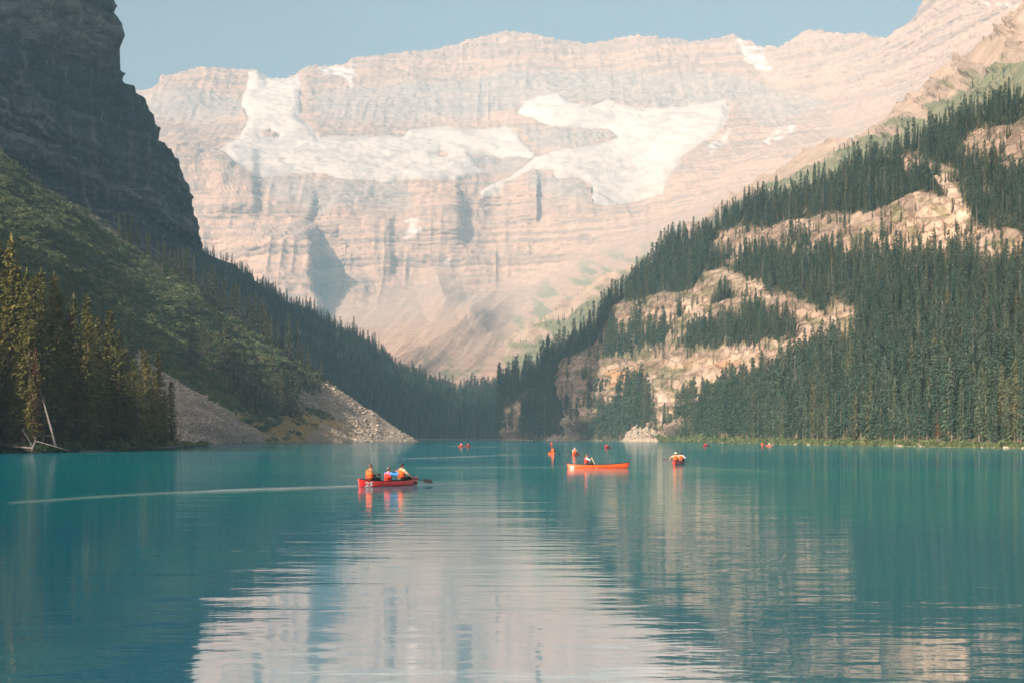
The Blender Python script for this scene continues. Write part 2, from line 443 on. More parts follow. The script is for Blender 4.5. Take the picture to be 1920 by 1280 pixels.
    patch = patch * sstep(-0.3, 0.25, fbm2(PX / 16, PY / 4, 61, 3) + 0.1)
    rock = 1 - np.clip(scree_z * 0.85 + ice, 0, 1)
    N = gnormals(P)
    g1 = 1 - np.abs(vn2(X / 150 + 0.3 * vn2(X / 300, Z / 300, 2), Z / 520, 12)) * 2
    g2 = 1 - np.abs(vn2(X / 52, Z / 200, 13)) * 2
    g3 = vn2(X / 19, Z / 60, 14)
    face = sstep(250, 600, Z)
    low = 1 - sstep(900, 1150, Z)
    disp = (rock * (0.35 + 0.65 * face)) * ((2 + 5 * low) * g1 + (3 + 2.5 * low) * g2 + 1.8 * g3 + 3.5 * vn3(X / 24, P[..., 1] / 24, Z / 14, 26) + 9 * ledges(Z + 14 * vn2(X / 500, Z / 400, 8)) + 6 * fbm3(X / 70, P[..., 1] / 70, Z / 40, 25, 3)) \
        + (1 - ice) * (1 - 0.8 * scree_z) * (26 * fbm3(X / 300, P[..., 1] / 300, Z / 260, 15, 4)) + scree_z * (4 * fbm2((PX + PY) / 26, PY / 60, 17, 4))
    P = P + N * disp[..., None]
    P[0, :, 2] += 7 * vn2(PX[0] / 7, 0, 33) + 5 * vn2(PX[0] / 3, 0, 34)
    SURF["mountain"] = (PX, PY, P)
    back = [(0, 90, -40), (0, 500, -420), (0, 900, -900)]
    Pb = with_back(P, back)
    Pb[..., 2] = np.maximum(Pb[..., 2], -0.5)
    at = {"band": np.clip(0.5 + strat, 0, 1), "grey": grey * 0.7, "scree": scree_z * np.clip(0.75 + 0.3 * vegm, 0, 1), "veg": veg * 0.8, "snow": patch}
    nb = len(back)
    structure("far_mountain", mesh_np("far_mountain", Pb, grid_faces(*Pb.shape[:2]), M_MOUNT, {k: padtop(v, nb) for k, v in at.items()}, smooth=False),
              "broad pale banded mountain wall closing the valley beyond the lake")
    # ice
    idx = np.arange(P.shape[0] * P.shape[1]).reshape(P.shape[:2])
    for lab, g in (("glacier tongue spilling from the left notch onto the rock shelf", ga), ("wide glacier under the grey headwall with a steep ragged snout", gb)):
        up = 16 * sstep(-3, 14, g) - 7 * (1 - sstep(-3, 1, g)) + sstep(0, 10, g) * (5 * fbm2(X / 70, Z / 24, 81, 4) + 3.5 * vn2(X / 30, Z / 9, 84))
        Q = P + np.array([0, -0.75, 0.65]) * up[..., None]
        q = (g > -3)
        f = (q[:-1, :-1] & q[1:, :-1] & q[1:, 1:] & q[:-1, 1:])
        F = np.stack([idx[:-1, :-1][f], idx[1:, :-1][f], idx[1:, 1:][f], idx[:-1, 1:][f]], -1)
        u, inv = np.unique(F, return_inverse=True)
        dirt = np.clip(sstep(0.1, 0.6, fbm2(PX / 26, PY / 7, 91, 4)) * 0.5 + 0.5 * sstep(0.35, 0.7, 1 - np.abs(vn2(PX / 9, PY / 2.6, 93)) * 2) * sstep(0.0, 0.4, fbm2(PX / 40, PY / 20, 94)) + 0.5 * np.exp(-np.clip(g, 0, 99) / 3.0), 0, 0.85)
        dirt = np.where(PX > 1060, np.clip(dirt + 0.22 * sstep(280, 330, PY), 0, 0.85), dirt)
        structure("glacier", mesh_np("glacier", Q.reshape(-1, 3)[u], inv.reshape(F.shape), M_GLAC,
                  {"dirt": dirt.ravel()[u], "band": np.clip(0.4 + fbm2(PX / 30, PY / 8, 92), 0, 1).ravel()[u]}, smooth=True), lab)
far_mountain()

# ------------------------------------------------------------------ the dark cliff on the left, which goes on out of the frame
def left_cliff():
    cols = np.concatenate([np.arange(-1850, -60, 25), np.arange(-60, 372, 1.9), np.array([373, 375, 377, 379, 380.5])])
    ridge = [(-1850,-2400,700),(-1270,-1800,860),(-700,-1400,1040),(-300,-1050,1190),(0,-700,1290),(120,-520,1330),(165,-280,1345),(190,-60,1350),(195,0,1350),(199,22,1352),(206,45,1354),(205,70,1356),(202,110,1358),(206,128,1360),
             (212,145,1366),(219,168,1370),(228,178,1376),(243,195,1384),(257,214,1390),(262,230,1396),(274,248,1404),(285,264,1412),(291,282,1418),(309,291,1428),(327,298,1438),(334,318,1446),(341,346,1452),
             (347,366,1458),(356,388,1464),(364,408,1470),(371,436,1476),(380.5,462,1482)]
    ry = np.array(ridge)
    foot = [(-1850,560,680),(-1270,500,815),(-700,460,985),(-300,330,1100),(0,318,1200),(80,372,1240),(160,420,1285),(215,462,1315),(300,520,1390),(345,525,1440),(372,480,1470),(380.5,466,1482)]
    mid = [(x, max(-40, np.interp(x, ry[:, 0], ry[:, 1]) + 6), np.interp(x, ry[:, 0], ry[:, 2]) * 0.99) for x in sorted(set(list(cols[::6]) + [380.5]))]
    PX, PY, D = loft(cols, [ridge, mid, foot], [26, 240])
    P = unproject(PX, PY, D)
    X, Y, Z = P[..., 0], P[..., 1], P[..., 2]
    N = gnormals(P)
    s = Z + 0.36 * X + 9 * vn2(X / 90, Z / 90, 4)                      # beds that dip to the right
    bed = strata(s, [(34, .8), (13, 1.0), (5, .7), (2.4, .35)], 41)
    q = fbm3(X / 60, Y / 60, Z / 130, 42, 3)
    crack = 1 - np.abs(vn3(X / 26, Y / 26, Z / 95, 45)) * 2
    disp = 15 * q + 3.2 * bed + 5.5 * crack + 2.6 * vn3(X / 8, Y / 8, Z / 22, 46) + 1.6 * vn3(X / 3.2, Y / 3.2, Z / 5, 47)
    disp = disp * np.clip((380.5 - PX) / 22, 0.15, 1)
    P = P + N * disp[..., None]
    led = np.maximum.reduce([lmask(PX, PY + 5 * vn2(PX / 25, 0, 48), l, w) for l, w in (
        ([(0,215),(90,278),(180,330),(280,395),(372,440)], 5), ([(0,190),(60,235),(140,300),(150,312)], 4), ([(190,395),(260,410),(320,425),(370,440)], 5), ([(200,350),(300,372),(350,398)], 3))])
    P[..., 1] -= 4 * led
    P[0, :, 0] += 1.5 * vn2(PY[0] / 9, 0, 49)
    SURF["cliff"] = (PX, PY, P)
    back = [(-120, 260, -10), (-200, 600, -260), (-260, 900, -560)]
    Pb = with_back(P, back); Pb[..., 2] = np.maximum(Pb[..., 2], -0.5)
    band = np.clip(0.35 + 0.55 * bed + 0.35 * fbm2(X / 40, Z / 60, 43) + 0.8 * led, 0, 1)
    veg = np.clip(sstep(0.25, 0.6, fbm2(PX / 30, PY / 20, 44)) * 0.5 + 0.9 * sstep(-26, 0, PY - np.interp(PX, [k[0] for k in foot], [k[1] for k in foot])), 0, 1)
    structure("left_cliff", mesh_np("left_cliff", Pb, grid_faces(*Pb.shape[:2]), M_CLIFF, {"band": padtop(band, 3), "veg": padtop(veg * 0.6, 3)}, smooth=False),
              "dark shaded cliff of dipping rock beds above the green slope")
left_cliff()

# unseen hill added outside the frame on the left, shaped to shade the near slope
def left_shade_hill():
    u, v = np.meshgrid(np.linspace(-1, 1, 60), np.linspace(-1, 1, 40))
    S = 735 + 215 * u                                                  # measured across the sunlight
    X = -640 + 240 * v; Y = (S - 422) / 0.75 + 0 * v
    Hs = np.interp(S, [525, 550, 600, 760, 800, 835, 870, 925, 950], [0, 390, 480, 478, 425, 340, 335, 370, 0])
    Z = (Hs + 16 * fbm2(X / 60, Y / 45, 77)) * np.clip(1 - v * v, 0, 1) * (Hs > 0)
    P = np.stack([X, Y, np.maximum(Z, -0.5)], -1)
    structure("shade_hill", mesh_np("shade_hill", P, grid_faces(*P.shape[:2])[:, ::-1], M_VALLEY, {"band": 0.5 + 0 * X, "veg": 1 + 0 * X}, smooth=False), "unseen hill added to shade the near green slope")
left_shade_hill()

# ------------------------------------------------------------------ green slope and talus fan on the left
def left_fan():
    cols = np.concatenate([np.arange(-420, -20, 14), np.arange(-20, 770, 3.0), np.array([771, 774, 777, 780, 782, 784, 786, 788])])
    crest = [(-420,20,900),(-300,120,940),(0,277,990),(60,322,1005),(100,350,1012),(160,392,1030),(215,430,1044),(260,466,1046),(300,497,1047),(345,527,1050),(375,551,1052),(412,578,1055),(469,614,1058),
             (525,648,1062),(600,696,1066),(640,728,1068),(690,765,1072),(740,798,1076),(785,826.6,1080),(788,827.6,1080)]
    mid = [(-420,430,690),(-100,470,740),(0,520,770),(100,555,800),(200,610,840),(300,652,880),(400,690,930),(500,722,985),(600,765,1040),(700,796,1062),(788,827.6,1080)]
    bot = [(-420,836,520),(0,835,560),(250,834.5,590),(340,833,620),(430,830.6,760),(520,829.0,905),(600,828.6,985),(700,828.1,1040),(788,827.7,1080)]
    PX, PY, D = loft(cols, [crest, mid, bot], [90, 70], 9, 8, (0, 2))
    P = unproject(PX, PY, D)
    X, Y, Z = P[..., 0], P[..., 1], P[..., 2]
    pxn = PX + 9 * fbm2(PX / 40, PY / 40, 52); pyn = PY + 7 * fbm2(PX / 40, PY / 40, 53)
    scree = np.maximum.reduce([pmask(pxn, pyn, p, 12) for p in (
        [(600,712),(630,712),(700,765),(795,832),(560,835),(600,800),(640,790),(610,765),(560,762),(540,742),(590,728)],
        [(248,636),(290,662),(350,712),(410,752),(470,800),(500,832),(300,845),(300,760),(262,690)])])
    scree = np.maximum(scree, 0.8 * lmask(pxn, pyn, [(-60,240),(0,280),(80,338),(160,396),(215,436),(250,462),(300,500)], 12) ** 0.6)
    scree = np.maximum(scree, 0.7 * lmask(pxn, pyn, [(300,505),(412,588),(525,660),(620,722)], 5))
    yellow = np.maximum.reduce([pmask(pxn, pyn, p, 22) for p in ([(430,770),(540,762),(620,772),(668,804),(652,833),(490,833),(462,808)], [(360,672),(420,690),(410,705),(370,690)], [(540,765),(600,768),(700,800),(640,808),(580,795)])])
    yellow = yellow * sstep(-0.75, -0.15, fbm2(PX / 26, PY / 12, 54))
    fl = (PX * 0.55 - PY * 0.83)                                       # runs across the fall line
    rill = fbm2(fl / 26, (PX + PY) / 240, 55, 4)
    disp = 3.5 * rill + 2.2 * fbm2(X / 30, Y / 60, 56) + 0.7 * vn2(X / 5, Y / 9, 57) + 0.5 * scree * vn2(fl / 5, (PX + PY) / 40, 58) * 2
    fade = np.clip((788 - PX) / 40, 0.1, 1) * np.clip((PY * 0 + Z) / 6, 0.05, 1)
    P = P + gnormals(P) * (disp * fade)[..., None]
    SURF["fan"] = (PX, PY, P, scree, yellow)
    P = np.concatenate([P, (P[-1] + np.array([0, -10, 0]))[None] * np.array([1, 1, 0]) + np.array([0, 0, -0.5])])
    P[-2, :, 2] = np.maximum(P[-2, :, 2], 0.05)
    back = [(-8, 30, -12), (-40, 120, -60), (-60, 200, -140)]
    Pb = with_back(P, back); Pb[..., 2] = np.maximum(Pb[..., 2], -0.5)
    def pad(a): a = padtop(a, 3); return np.concatenate([a, a[-1:]])
    structure("green_fan", mesh_np("green_fan", Pb, grid_faces(*Pb.shape[:2]), M_FAN,
        {"band": pad(np.clip(0.5 + rill, 0, 1)), "veg": pad((1 - scree) * (1 - yellow)), "yellow": pad(yellow * (1 - 0.45 * scree))}, smooth=False),
        "steep green avalanche slope ending in a fan of grey talus at the water")
left_fan()

# ------------------------------------------------------------------ the shaded wooded slope and valley floor at the lake's end
def valley():
    cols = np.arange(280, 1060, 3.2)
    crest = [(280,420,2000),(375,462,2050),(400,478,2070),(450,505,2110),(500,540,2160),(560,580,2220),(620,612,2280),(680,652,2340),(740,700,2410),(800,728,2460),(845,748,2500),(865,752,2510),(900,736,2500),(960,728,2400),(1000,716,2300),(1060,690,2200)]
    mid = [(280,640,1800),(600,735,1980),(760,765,2120),(845,785,2250),(960,780,2200),(1060,760,2000)]
    bot = [(280,830.5,1700),(600,826.5,1950),(700,825.2,2060),(785,824.4,2080),(1060,824.6,1960)]
    PX, PY, D = loft(cols, [crest, mid, bot], [50, 50], 12, 5, (0, 2))
    P = unproject(PX, PY, D)
    X, Y, Z = P[..., 0], P[..., 1], P[..., 2]
    f = np.clip(Z / 12, 0.02, 1)
    P = P + gnormals(P) * (f * (12 * fbm2(X / 120, Y / 160, 62) + 4 * vn2(X / 30, Y / 40, 63)))[..., None]
    P[-1, :, 2] = np.clip(P[-1, :, 2], 0.1, 0.4)
    SURF["valley"] = (PX, PY, P)
    bare = np.maximum.reduce([lmask(PX, PY, l, w) for l, w in (([(745,690),(790,712),(815,722)], 4), ([(850,760),(860,790),(870,800)], 14), ([(560,625),(640,668),(700,690)], 9))])
    P = np.concatenate([P, (P[-1] * np.array([1, 1, 0]) + np.array([0, -12, -0.5]))[None]])
    back = [(0, 40, -8), (0, 200, -60)]
    Pb = with_back(P, back); Pb[..., 2] = np.maximum(Pb[..., 2], -0.5)
    def pad(a): a = padtop(a, 2); return np.concatenate([a, a[-1:]])
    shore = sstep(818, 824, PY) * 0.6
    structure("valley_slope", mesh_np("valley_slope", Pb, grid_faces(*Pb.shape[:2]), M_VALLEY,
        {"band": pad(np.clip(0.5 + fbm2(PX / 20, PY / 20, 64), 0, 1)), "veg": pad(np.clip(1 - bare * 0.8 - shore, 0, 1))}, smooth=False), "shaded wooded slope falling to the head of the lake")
    SURF["valley_bare"] = bare
valley()

# ------------------------------------------------------------------ the sunny wooded slope with its rock bands on the right
def right_slope():
    cols = np.concatenate([np.arange(938, 1930, 2.6), np.arange(1934, 2420, 10)])
    crest = [(938,748,1740),(1000,712,1600),(1060,668,1490),(1110,622,1440),(1128,598,1425),(1135,575,1420),(1200,528,1340),(1260,470,1265),(1330,430,1180),(1400,392,1105),(1480,372,1030),(1560,342,960),(1640,312,900),(1720,276,850),
             (1800,242,800),(1870,212,750),(1920,190,720),(2420,20,560)]
    shore = [(938,825.0,1690),(1000,825.6,1530),(1060,826.0,1390),(1145,826.4,1300),(1200,827.0,1150),(1250,827.6,1050),(1330,829.3,840),(1450,831.9,640),(1600,834.6,518),(1750,837.2,434),(1920,840,370),(2420,848,262)]
    inl = [(x, y - 5 - 1.5 * (x > 1300), d * 1.012) for x, y, d in shore]
    PX, PY, D = loft(cols, [crest, inl, shore], [226, 4], 12, 0, (0, 1, 2))
    K = pdist
    pxn = PX + 7 * fbm2(PX / 36, PY / 30, 101); pyn = PY + 7 * fbm2(PX / 40, PY / 26, 102, 5)
    B = dict(
        main=[(1056,700),(1072,676),(1100,660),(1126,640),(1138,606),(1150,582),(1170,566),(1230,556),(1330,528),(1420,540),(1490,560),(1560,592),(1600,604),(1560,645),(1460,672),(1420,700),(1330,742),(1290,775),(1262,800),(1236,790),(1210,745),(1170,728),(1140,740),(1120,770),(1085,790),(1066,775),(1058,720)],
        upper=[(1330,438),(1390,428),(1480,418),(1560,402),(1640,392),(1740,372),(1800,384),(1830,420),(1920,438),(1940,470),(1890,498),(1840,488),(1760,478),(1680,478),(1600,468),(1500,478),(1420,470),(1370,486),(1330,470)],
        top=[(1796,268),(1850,252),(1930,238),(1930,290),(1880,304),(1820,302)],
        chute=[(1690,300),(1712,296),(1800,330),(1812,380),(1790,384),(1770,350),(1700,330)],
        low=[(946,818),(956,770),(975,742),(1000,728),(990,770),(975,820)], bench=[(1310,520),(1360,508),(1400,520),(1440,530),(1430,545),(1380,540),(1330,532)],
        right=[(1560,560),(1590,575),(1612,600),(1600,640),(1560,640),(1540,610)])
    low = dict(main=28, upper=12, top=14, chute=8, low=20, bench=0, right=20)
    bands = {k: np.maximum(pmask(pxn, pyn, v, 12), pmask(pxn, pyn - low[k], v, 12)) for k, v in B.items()}
    rock = np.maximum.reduce(list(bands.values()))
    ledge = np.maximum.reduce([pmask(PX + 4 * vn2(PX / 9, PY / 9, 111), PY + 5 * vn2(PX / 14, PY / 9, 112), p, 8) for p in (
        [(1150,650),(1175,655),(1200,668),(1165,674),(1148,668)], [(1185,612),(1208,610),(1206,622),(1186,622)], [(1196,650),(1262,640),(1262,655),(1205,668)], [(1278,648),(1330,640),(1420,628),(1500,622),(1500,645),(1400,655),(1290,662)],
        [(1270,600),(1284,598),(1284,610),(1270,612)], [(1400,600),(1440,595),(1445,640),(1405,640)], [(1350,560),(1370,556),(1372,575),(1352,578)],
        [(1480,455),(1520,450),(1525,468),(1490,470)], [(1640,445),(1665,440),(1665,452),(1645,455)])])
    cone = pmask(pxn, pyn, [(1168,822),(1190,806),(1205,798),(1225,800),(1245,812),(1262,824),(1262,840),(1160,840)], 8)
    low_scree = pmask(pxn, pyn, [(1020,822),(1060,800),(1100,780),(1110,790),(1080,830),(1015,835)], 8)
    P = unproject(PX, PY, D)
    X, Y, Z = P[..., 0], P[..., 1], P[..., 2]
    N = gnormals(P)
    # foot of the big wall set back, so that it stands steeper than the woods
    bed = strata(Z + 4 * vn2(Y / 90, Z / 60, 103), [(24, .9), (9, 1.0), (3.6, .7)], 104)
    crk = 1 - np.abs(vn2((Y * 0.7 - X) / 17, Z / 55, 105)) * 2
    f = np.clip(Z / 8, 0.02, 1)
    # wide buttresses: the wall steps out on the left and in where the shade of the far cliff ends
    but = 9 * sstep(1046, 1062, PX) * (1 - sstep(1100, 1200, PX)) * sstep(640, 690, PY)
    disp = f * (rock * (2.4 * bed + 1.2 * crk + 0.7 * vn2((Y * 0.7 - X) / 5.5, Z / 14, 106) + 0.3 * vn3(X / 3.4, Y / 3.4, Z / 2.6, 107)) + 5 * fbm3(X / 70, Y / 90, Z / 60, 108, 3) + (1 - rock) * 1.0 * vn2(X / 9, Y / 9, 109))
    disp = disp + f * (but * rock + 5 * cone + 3 * rock * sstep(560, 575, pyn) * (1 - sstep(1400, 1600, PX)))
    P = P + N * disp[..., None]
    P[-1, :, 2] = 0.05; P[-2, :, 2] = np.clip(P[-2, :, 2], 0.15, 0.5)
    rk = np.clip(rock - ledge, 0, 1)
    SURF["right"] = (PX, PY, P, rk, np.maximum(cone, low_scree), rock)
    P = np.concatenate([P, (P[-1] * np.array([1, 1, 0]) + np.array([-12, -8, -0.5]))[None]])
    back = [(10, 20, -2), (60, 160, -30), (120, 300, -90)]
    Pb = with_back(P, back); Pb[..., 2] = np.maximum(Pb[..., 2], -0.5)
    def pad(a): a = padtop(a, 3); return np.concatenate([a, a[-1:]])
    ochre = 0.75 * lmask(PX, PY + 3 * vn2(PX / 18, 0, 113), [(1148,706),(1190,700),(1235,694),(1330,686),(1440,680)], 13) * (0.5 + 0.6 * vn2(PX / 14, PY / 8, 114)) + 0.5 * pmask(pxn, pyn, [(1160,700),(1212,700),(1214,736),(1180,745),(1160,730)], 16)
    pale = np.maximum(0.8 * pmask(pxn, pyn, [(1228,700),(1256,706),(1258,762),(1262,800),(1240,770),(1230,735)], 8), 0.4 * sstep(0.0, 0.5, fbm2(PX / 22, PY / 30, 115)))
    sh = sstep(-7.0, -3.0, PY - np.interp(PX, [s[0] for s in shore], [s[1] for s in shore]))
    veg = rock * sstep(0.05, 0.5, fbm2(PX / 26, PY / 12, 116) + 0.5 * ledge) * 0.75
    structure("right_slope", mesh_np("right_slope", Pb, grid_faces(*Pb.shape[:2]), M_SLOPE, {
        "band": pad(np.clip(0.45 + 0.75 * bed, 0, 1)), "ochre": pad(np.clip(ochre, 0, 1)), "pale": pad(pale * rock), "scree": pad(np.clip(cone + low_scree + 0.7 * pmask(pxn, pyn, B["bench"], 20) , 0, 1)),
        "veg": pad(veg), "floor": pad(np.clip(1 - rock - cone - low_scree, 0, 1)), "shore": pad(sh * (PX > 1240) * 0.9)}, smooth=True),
        "sunny mountainside of spruce woods broken by orange rock bands")
    SURF["right_shore"] = shore
right_slope()

# ------------------------------------------------------------------ the brown alpine ridge above those woods
def alpine():
    cols = np.concatenate([np.arange(950, 1930, 2.8), np.arange(1934, 2420, 12)])
    crest = [(950,640,3400),(1000,606,3300),(1060,566,3150),(1130,524,3000),(1200,482,2800),(1280,428,2600),(1330,394,2500),(1392,354,2400),(1440,325,2300),(1490,300,2220),(1542,274,2140),(1599,249,2060),(1655,214,1960),(1677,190,1920),(1722,164,1840),(1767,124,1780),(1842,78,1680),(1920,14,1560),(2420,-330,1200)]
    bot = [(950,745,2700),(1060,690,2500),(1150,610,2300),(1330,480,1900),(1480,420,1600),(1640,360,1400),(1800,290,1250),(1920,240,1150),(2420,80,900)]
    PX, PY, D = loft(cols, [crest, bot], [90], 12)
    P = unproject(PX, PY, D)
    X, Y, Z = P[..., 0], P[..., 1], P[..., 2]
    g = PY - np.interp(PX, [c[0] for c in crest], [c[1] for c in crest])
    crk = 1 - np.abs(vn3(X / 22, Y / 40, Z / 40, 121)) * 2
    out = sstep(0.1, 0.5, fbm2(PX / 36, PY / 22, 122))
    P = P + gnormals(P) * (12 * fbm3(X / 80, Y / 120, Z / 80, 123, 4) + out * (7 * crk + 4 * vn3(X / 7, Y / 9, Z / 9, 124)))[..., None]
    P[0, :, 2] += 2.5 * vn2(PX[0] / 6, 0, 125) + 3 * vn2(PX[0] / 17, 0, 126)
    SURF["alpine"] = (PX, PY, P)
    veg = sstep(-0.25, 0.25, fbm2(PX / 40, PY / 18, 127) + (g - np.interp(PX, [950,1150,1392,1600,1750,1920], [26,14,16,30,60,90])) / 40)
    Pb = with_back(P, [(20, 60, -10), (160, 400, -200)]); Pb[..., 2] = np.maximum(Pb[..., 2], -0.5)
    structure("alpine_ridge", mesh_np("alpine_ridge", Pb, grid_faces(*Pb.shape[:2]), M_ALP, {"band": padtop(np.clip(0.5 + crk * 0.4, 0, 1), 2), "veg": padtop(veg * 0.85, 2),
        "scree": padtop(np.clip(1 - out, 0, 1) * (1 - veg), 2)}, smooth=False), "hazy brown alpine ridge with green patches above the tree line")
    SURF["alpine_veg"] = veg
alpine()

# ------------------------------------------------------------------ near shore on the left
def near_shore():
    cols = np.arange(-900, 400, 10.0)
    y = np.interp(cols, [-900, -300, 0, 60, 250, 330, 392], [862, 853, 846.5, 848, 843, 838.5, 834]) + 0.8 * vn2(cols / 23, 0, 131)
    d = HC * FPX / (y - H0)
    base = np.stack([(cols - CX) / FPX * d, d, 0 * d], -1)
    rows = []
    for o in ((-230, 120, 26), (-110, 60, 15), (-40, 24, 6), (-14, 9, 2.4), (-5, 4, 1.2), (-1.5, 1.2, 0.55), (0, 0, 0.02), (2.5, -2, -0.5)):
        k = np.clip((400 - cols) / 200, 0.12, 1)[:, None]
        steep = {26: 185.0, 15: 100.0, 6: 26.0}.get(o[2])  # unseen inland ground raised so that it shades the lower lakeside spruces
        zz = np.ones_like(k) if o[2] < 1 else k
        if steep: zz = zz * (1 + (steep / o[2] - 1) * np.clip((150 - cols) / 130, 0, 1)[:, None])
        rows.append(base + np.array(o) * np.concatenate([k, k, zz], 1))
    P = np.array(rows)
    P[:-2, :, 2] += (np.abs(P[:-2, :, 2]) > 0.6) * 0.6 * vn2(P[:-2, :, 0] / 5, P[:-2, :, 1] / 5, 132)
    # refine
    from numpy import interp
    t = np.linspace(0, len(rows) - 1, 48)
    Q = np.stack([np.stack([interp(t, np.arange(len(rows)), P[:, c, k]) for c in range(len(cols))], 1) for k in range(3)], -1)
    Q[..., 2] += np.clip(Q[..., 2], 0, 0.5) * (0.5 * vn2(Q[..., 0] / 1.6, Q[..., 1] / 1.6, 133))
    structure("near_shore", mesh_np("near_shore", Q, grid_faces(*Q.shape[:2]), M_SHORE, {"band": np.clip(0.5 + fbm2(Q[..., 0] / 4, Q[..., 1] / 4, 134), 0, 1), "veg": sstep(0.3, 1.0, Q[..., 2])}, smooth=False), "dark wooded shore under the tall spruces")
    SURF["near"] = Q
near_shore()

# ------------------------------------------------------------------ the lake
def lake_mat():
    t = NT("lake_water")
    p = t.pos()
    def wave(scale, stretch, amp, detail=2.0, rot=0.0):
        mp = t.n("Mapping"); t.put(mp.inputs["Vector"], p); mp.inputs["Scale"].default_value = stretch; mp.inputs["Rotation"].default_value = (0, 0, rot)
        nd = t.n("TexNoise"); t.t.links.new(mp.outputs[0], nd.inputs["Vector"])
        nd.inputs["Scale"].default_value = scale; nd.inputs["Detail"].default_value = detail; nd.inputs["Roughness"].default_value = 0.5
        return t.math('MULTIPLY', nd.outputs["Fac"], amp)
    wind = t.ramp(t.noise(p, 0.022, 3, 0.55, (0.35, 1.0, 1.0)), 0.36, 0.66, 0.45, 1.5)
    small = t.math('ADD', wave(1.5, (0.42, 1.0, 1.0), 0.0098, 2.5, 0.06), wave(4.2, (0.6, 1.0, 1.0), 0.0030, 2.5, -0.2))
    h = t.math('ADD', t.math('MULTIPLY', small, wind), t.math('ADD', wave(0.33, (0.45, 1.0, 1.0), 0.020, 1.0, 0.12), wave(0.85, (0.22, 1.0, 1.0), 0.0085, 1.0, -0.04)))
    wk = t.attr("wake")
    h = t.math('ADD', h, t.math('MULTIPLY', wave(2.6, (0.8, 1.0, 1.0), 0.075, 3.0), wk))
    bp = t.n("Bump"); bp.inputs["Strength"].default_value = 1.0; bp.inputs["Distance"].default_value = 1.0
    t.put(bp.inputs["Height"], h)
    body = t.mix((0.0003, 0.075, 0.150), (0.0005, 0.155, 0.150), t.ramp(t.noise(p, 0.014, 4, 0.55, (0.45, 1, 1)), 0.34, 0.64))
    body = t.mix(body, (0.45, 0.58, 0.56), t.math('MULTIPLY', wk, 0.5))
    d = t.n("BsdfDiffuse"); t.put(d.inputs["Color"], body)
    g = t.n("BsdfGlossy"); g.inputs["Roughness"].default_value = 0.035; g.inputs["Color"].default_value = (1, 1, 1, 1)
    fr = t.n("Fresnel"); fr.inputs["IOR"].default_value = 1.333
    for nd in (g, fr): t.t.links.new(bp.outputs[0], nd.inputs["Normal"])
    f = fr.outputs[0]                                                   # small ripples that the mesh cannot hold open the grazing view into the milky water
    f = t.math('MULTIPLY', f, t.math('SUBTRACT', 0.82, t.math('MULTIPLY', f, 0.17)))
    mx = t.n("MixShader"); t.put(mx.inputs[0], f); t.t.links.new(d.outputs[0], mx.inputs[1]); t.t.links.new(g.outputs[0], mx.inputs[2])
    return t.surf(mx.outputs[0])

def lake():
    ys = np.concatenate([np.linspace(823.6, 826, 8, endpoint=False), np.arange(826, 960, 1.0), np.arange(960, 1300, 4.0), np.geomspace(1300, 5000, 24)])
    d = HC * FPX / (ys - H0)
    d = np.concatenate([[2900], d, [0.0, -12.0]])
    u = np.linspace(-1, 1, 640)
    u = np.sign(u) * np.abs(u) ** 1.15
    Y = np.repeat(d[:, None], len(u), 1); X = u[None] * (0.60 * np.abs(Y) + 45)
    P = np.stack([X, Y, 0 * X], -1)
    with np.errstate(divide='ignore', invalid='ignore'):
        Yc = np.maximum(Y, 1.0)
        px, py = CX + X / Yc * FPX, H0 + HC * FPX / Yc
    wake = np.zeros_like(px)
    for line, w0, w1, a in (([(20,942),(110,936),(180,931),(250,927),(420,919),(560,914),(668,910.5)], 3.6, 3.6, 0.75), ([(300,925),(420,923),(560,917),(640,914)], 2.2, 2.2, 0.35), ([(780,877),(900,876),(1062,875.5)], 1.6, 1.6, 0.6), ([(700,861),(850,857),(960,851.5),(1030,850.2),(1140,851)], 1.6, 1.6, 0.6),
                         ([(1075,853.5),(1180,856),(1270,857)], 1.4, 1.4, 0.45), ([(840,836),(940,838),(1020,841)], 1.2, 1.2, 0.6), ([(1284,838),(1360,840),(1430,843)], 1.3, 1.3, 0.5), ([(1100,880),(1280,882),(1440,888)], 1.6, 1.6, 0.25),
                         ([(780,909),(830,908),(900,906)], 2, 2, 0.4), ([(1285,876),(1420,882),(1520,889)], 1.6, 1.6, 0.4), ([(1130,840),(1200,840.5),(1260,841)], 1.1, 1.1, 0.5), ([(640,892),(760,884),(900,880)], 2, 2, 0.3)):
        m = lmask(px, py, line, w1) * a
        wake = np.maximum(wake, m)
    wake *= np.clip(0.55 + 0.6 * vn2(X / 6, Y / 9, 141), 0.1, 1)
    structure("lake", mesh_np("lake", P, grid_faces(*P.shape[:2])[:, ::-1], lake_mat(), {"wake": wake}, smooth=True), "calm turquoise lake mirroring the mountains")
lake()
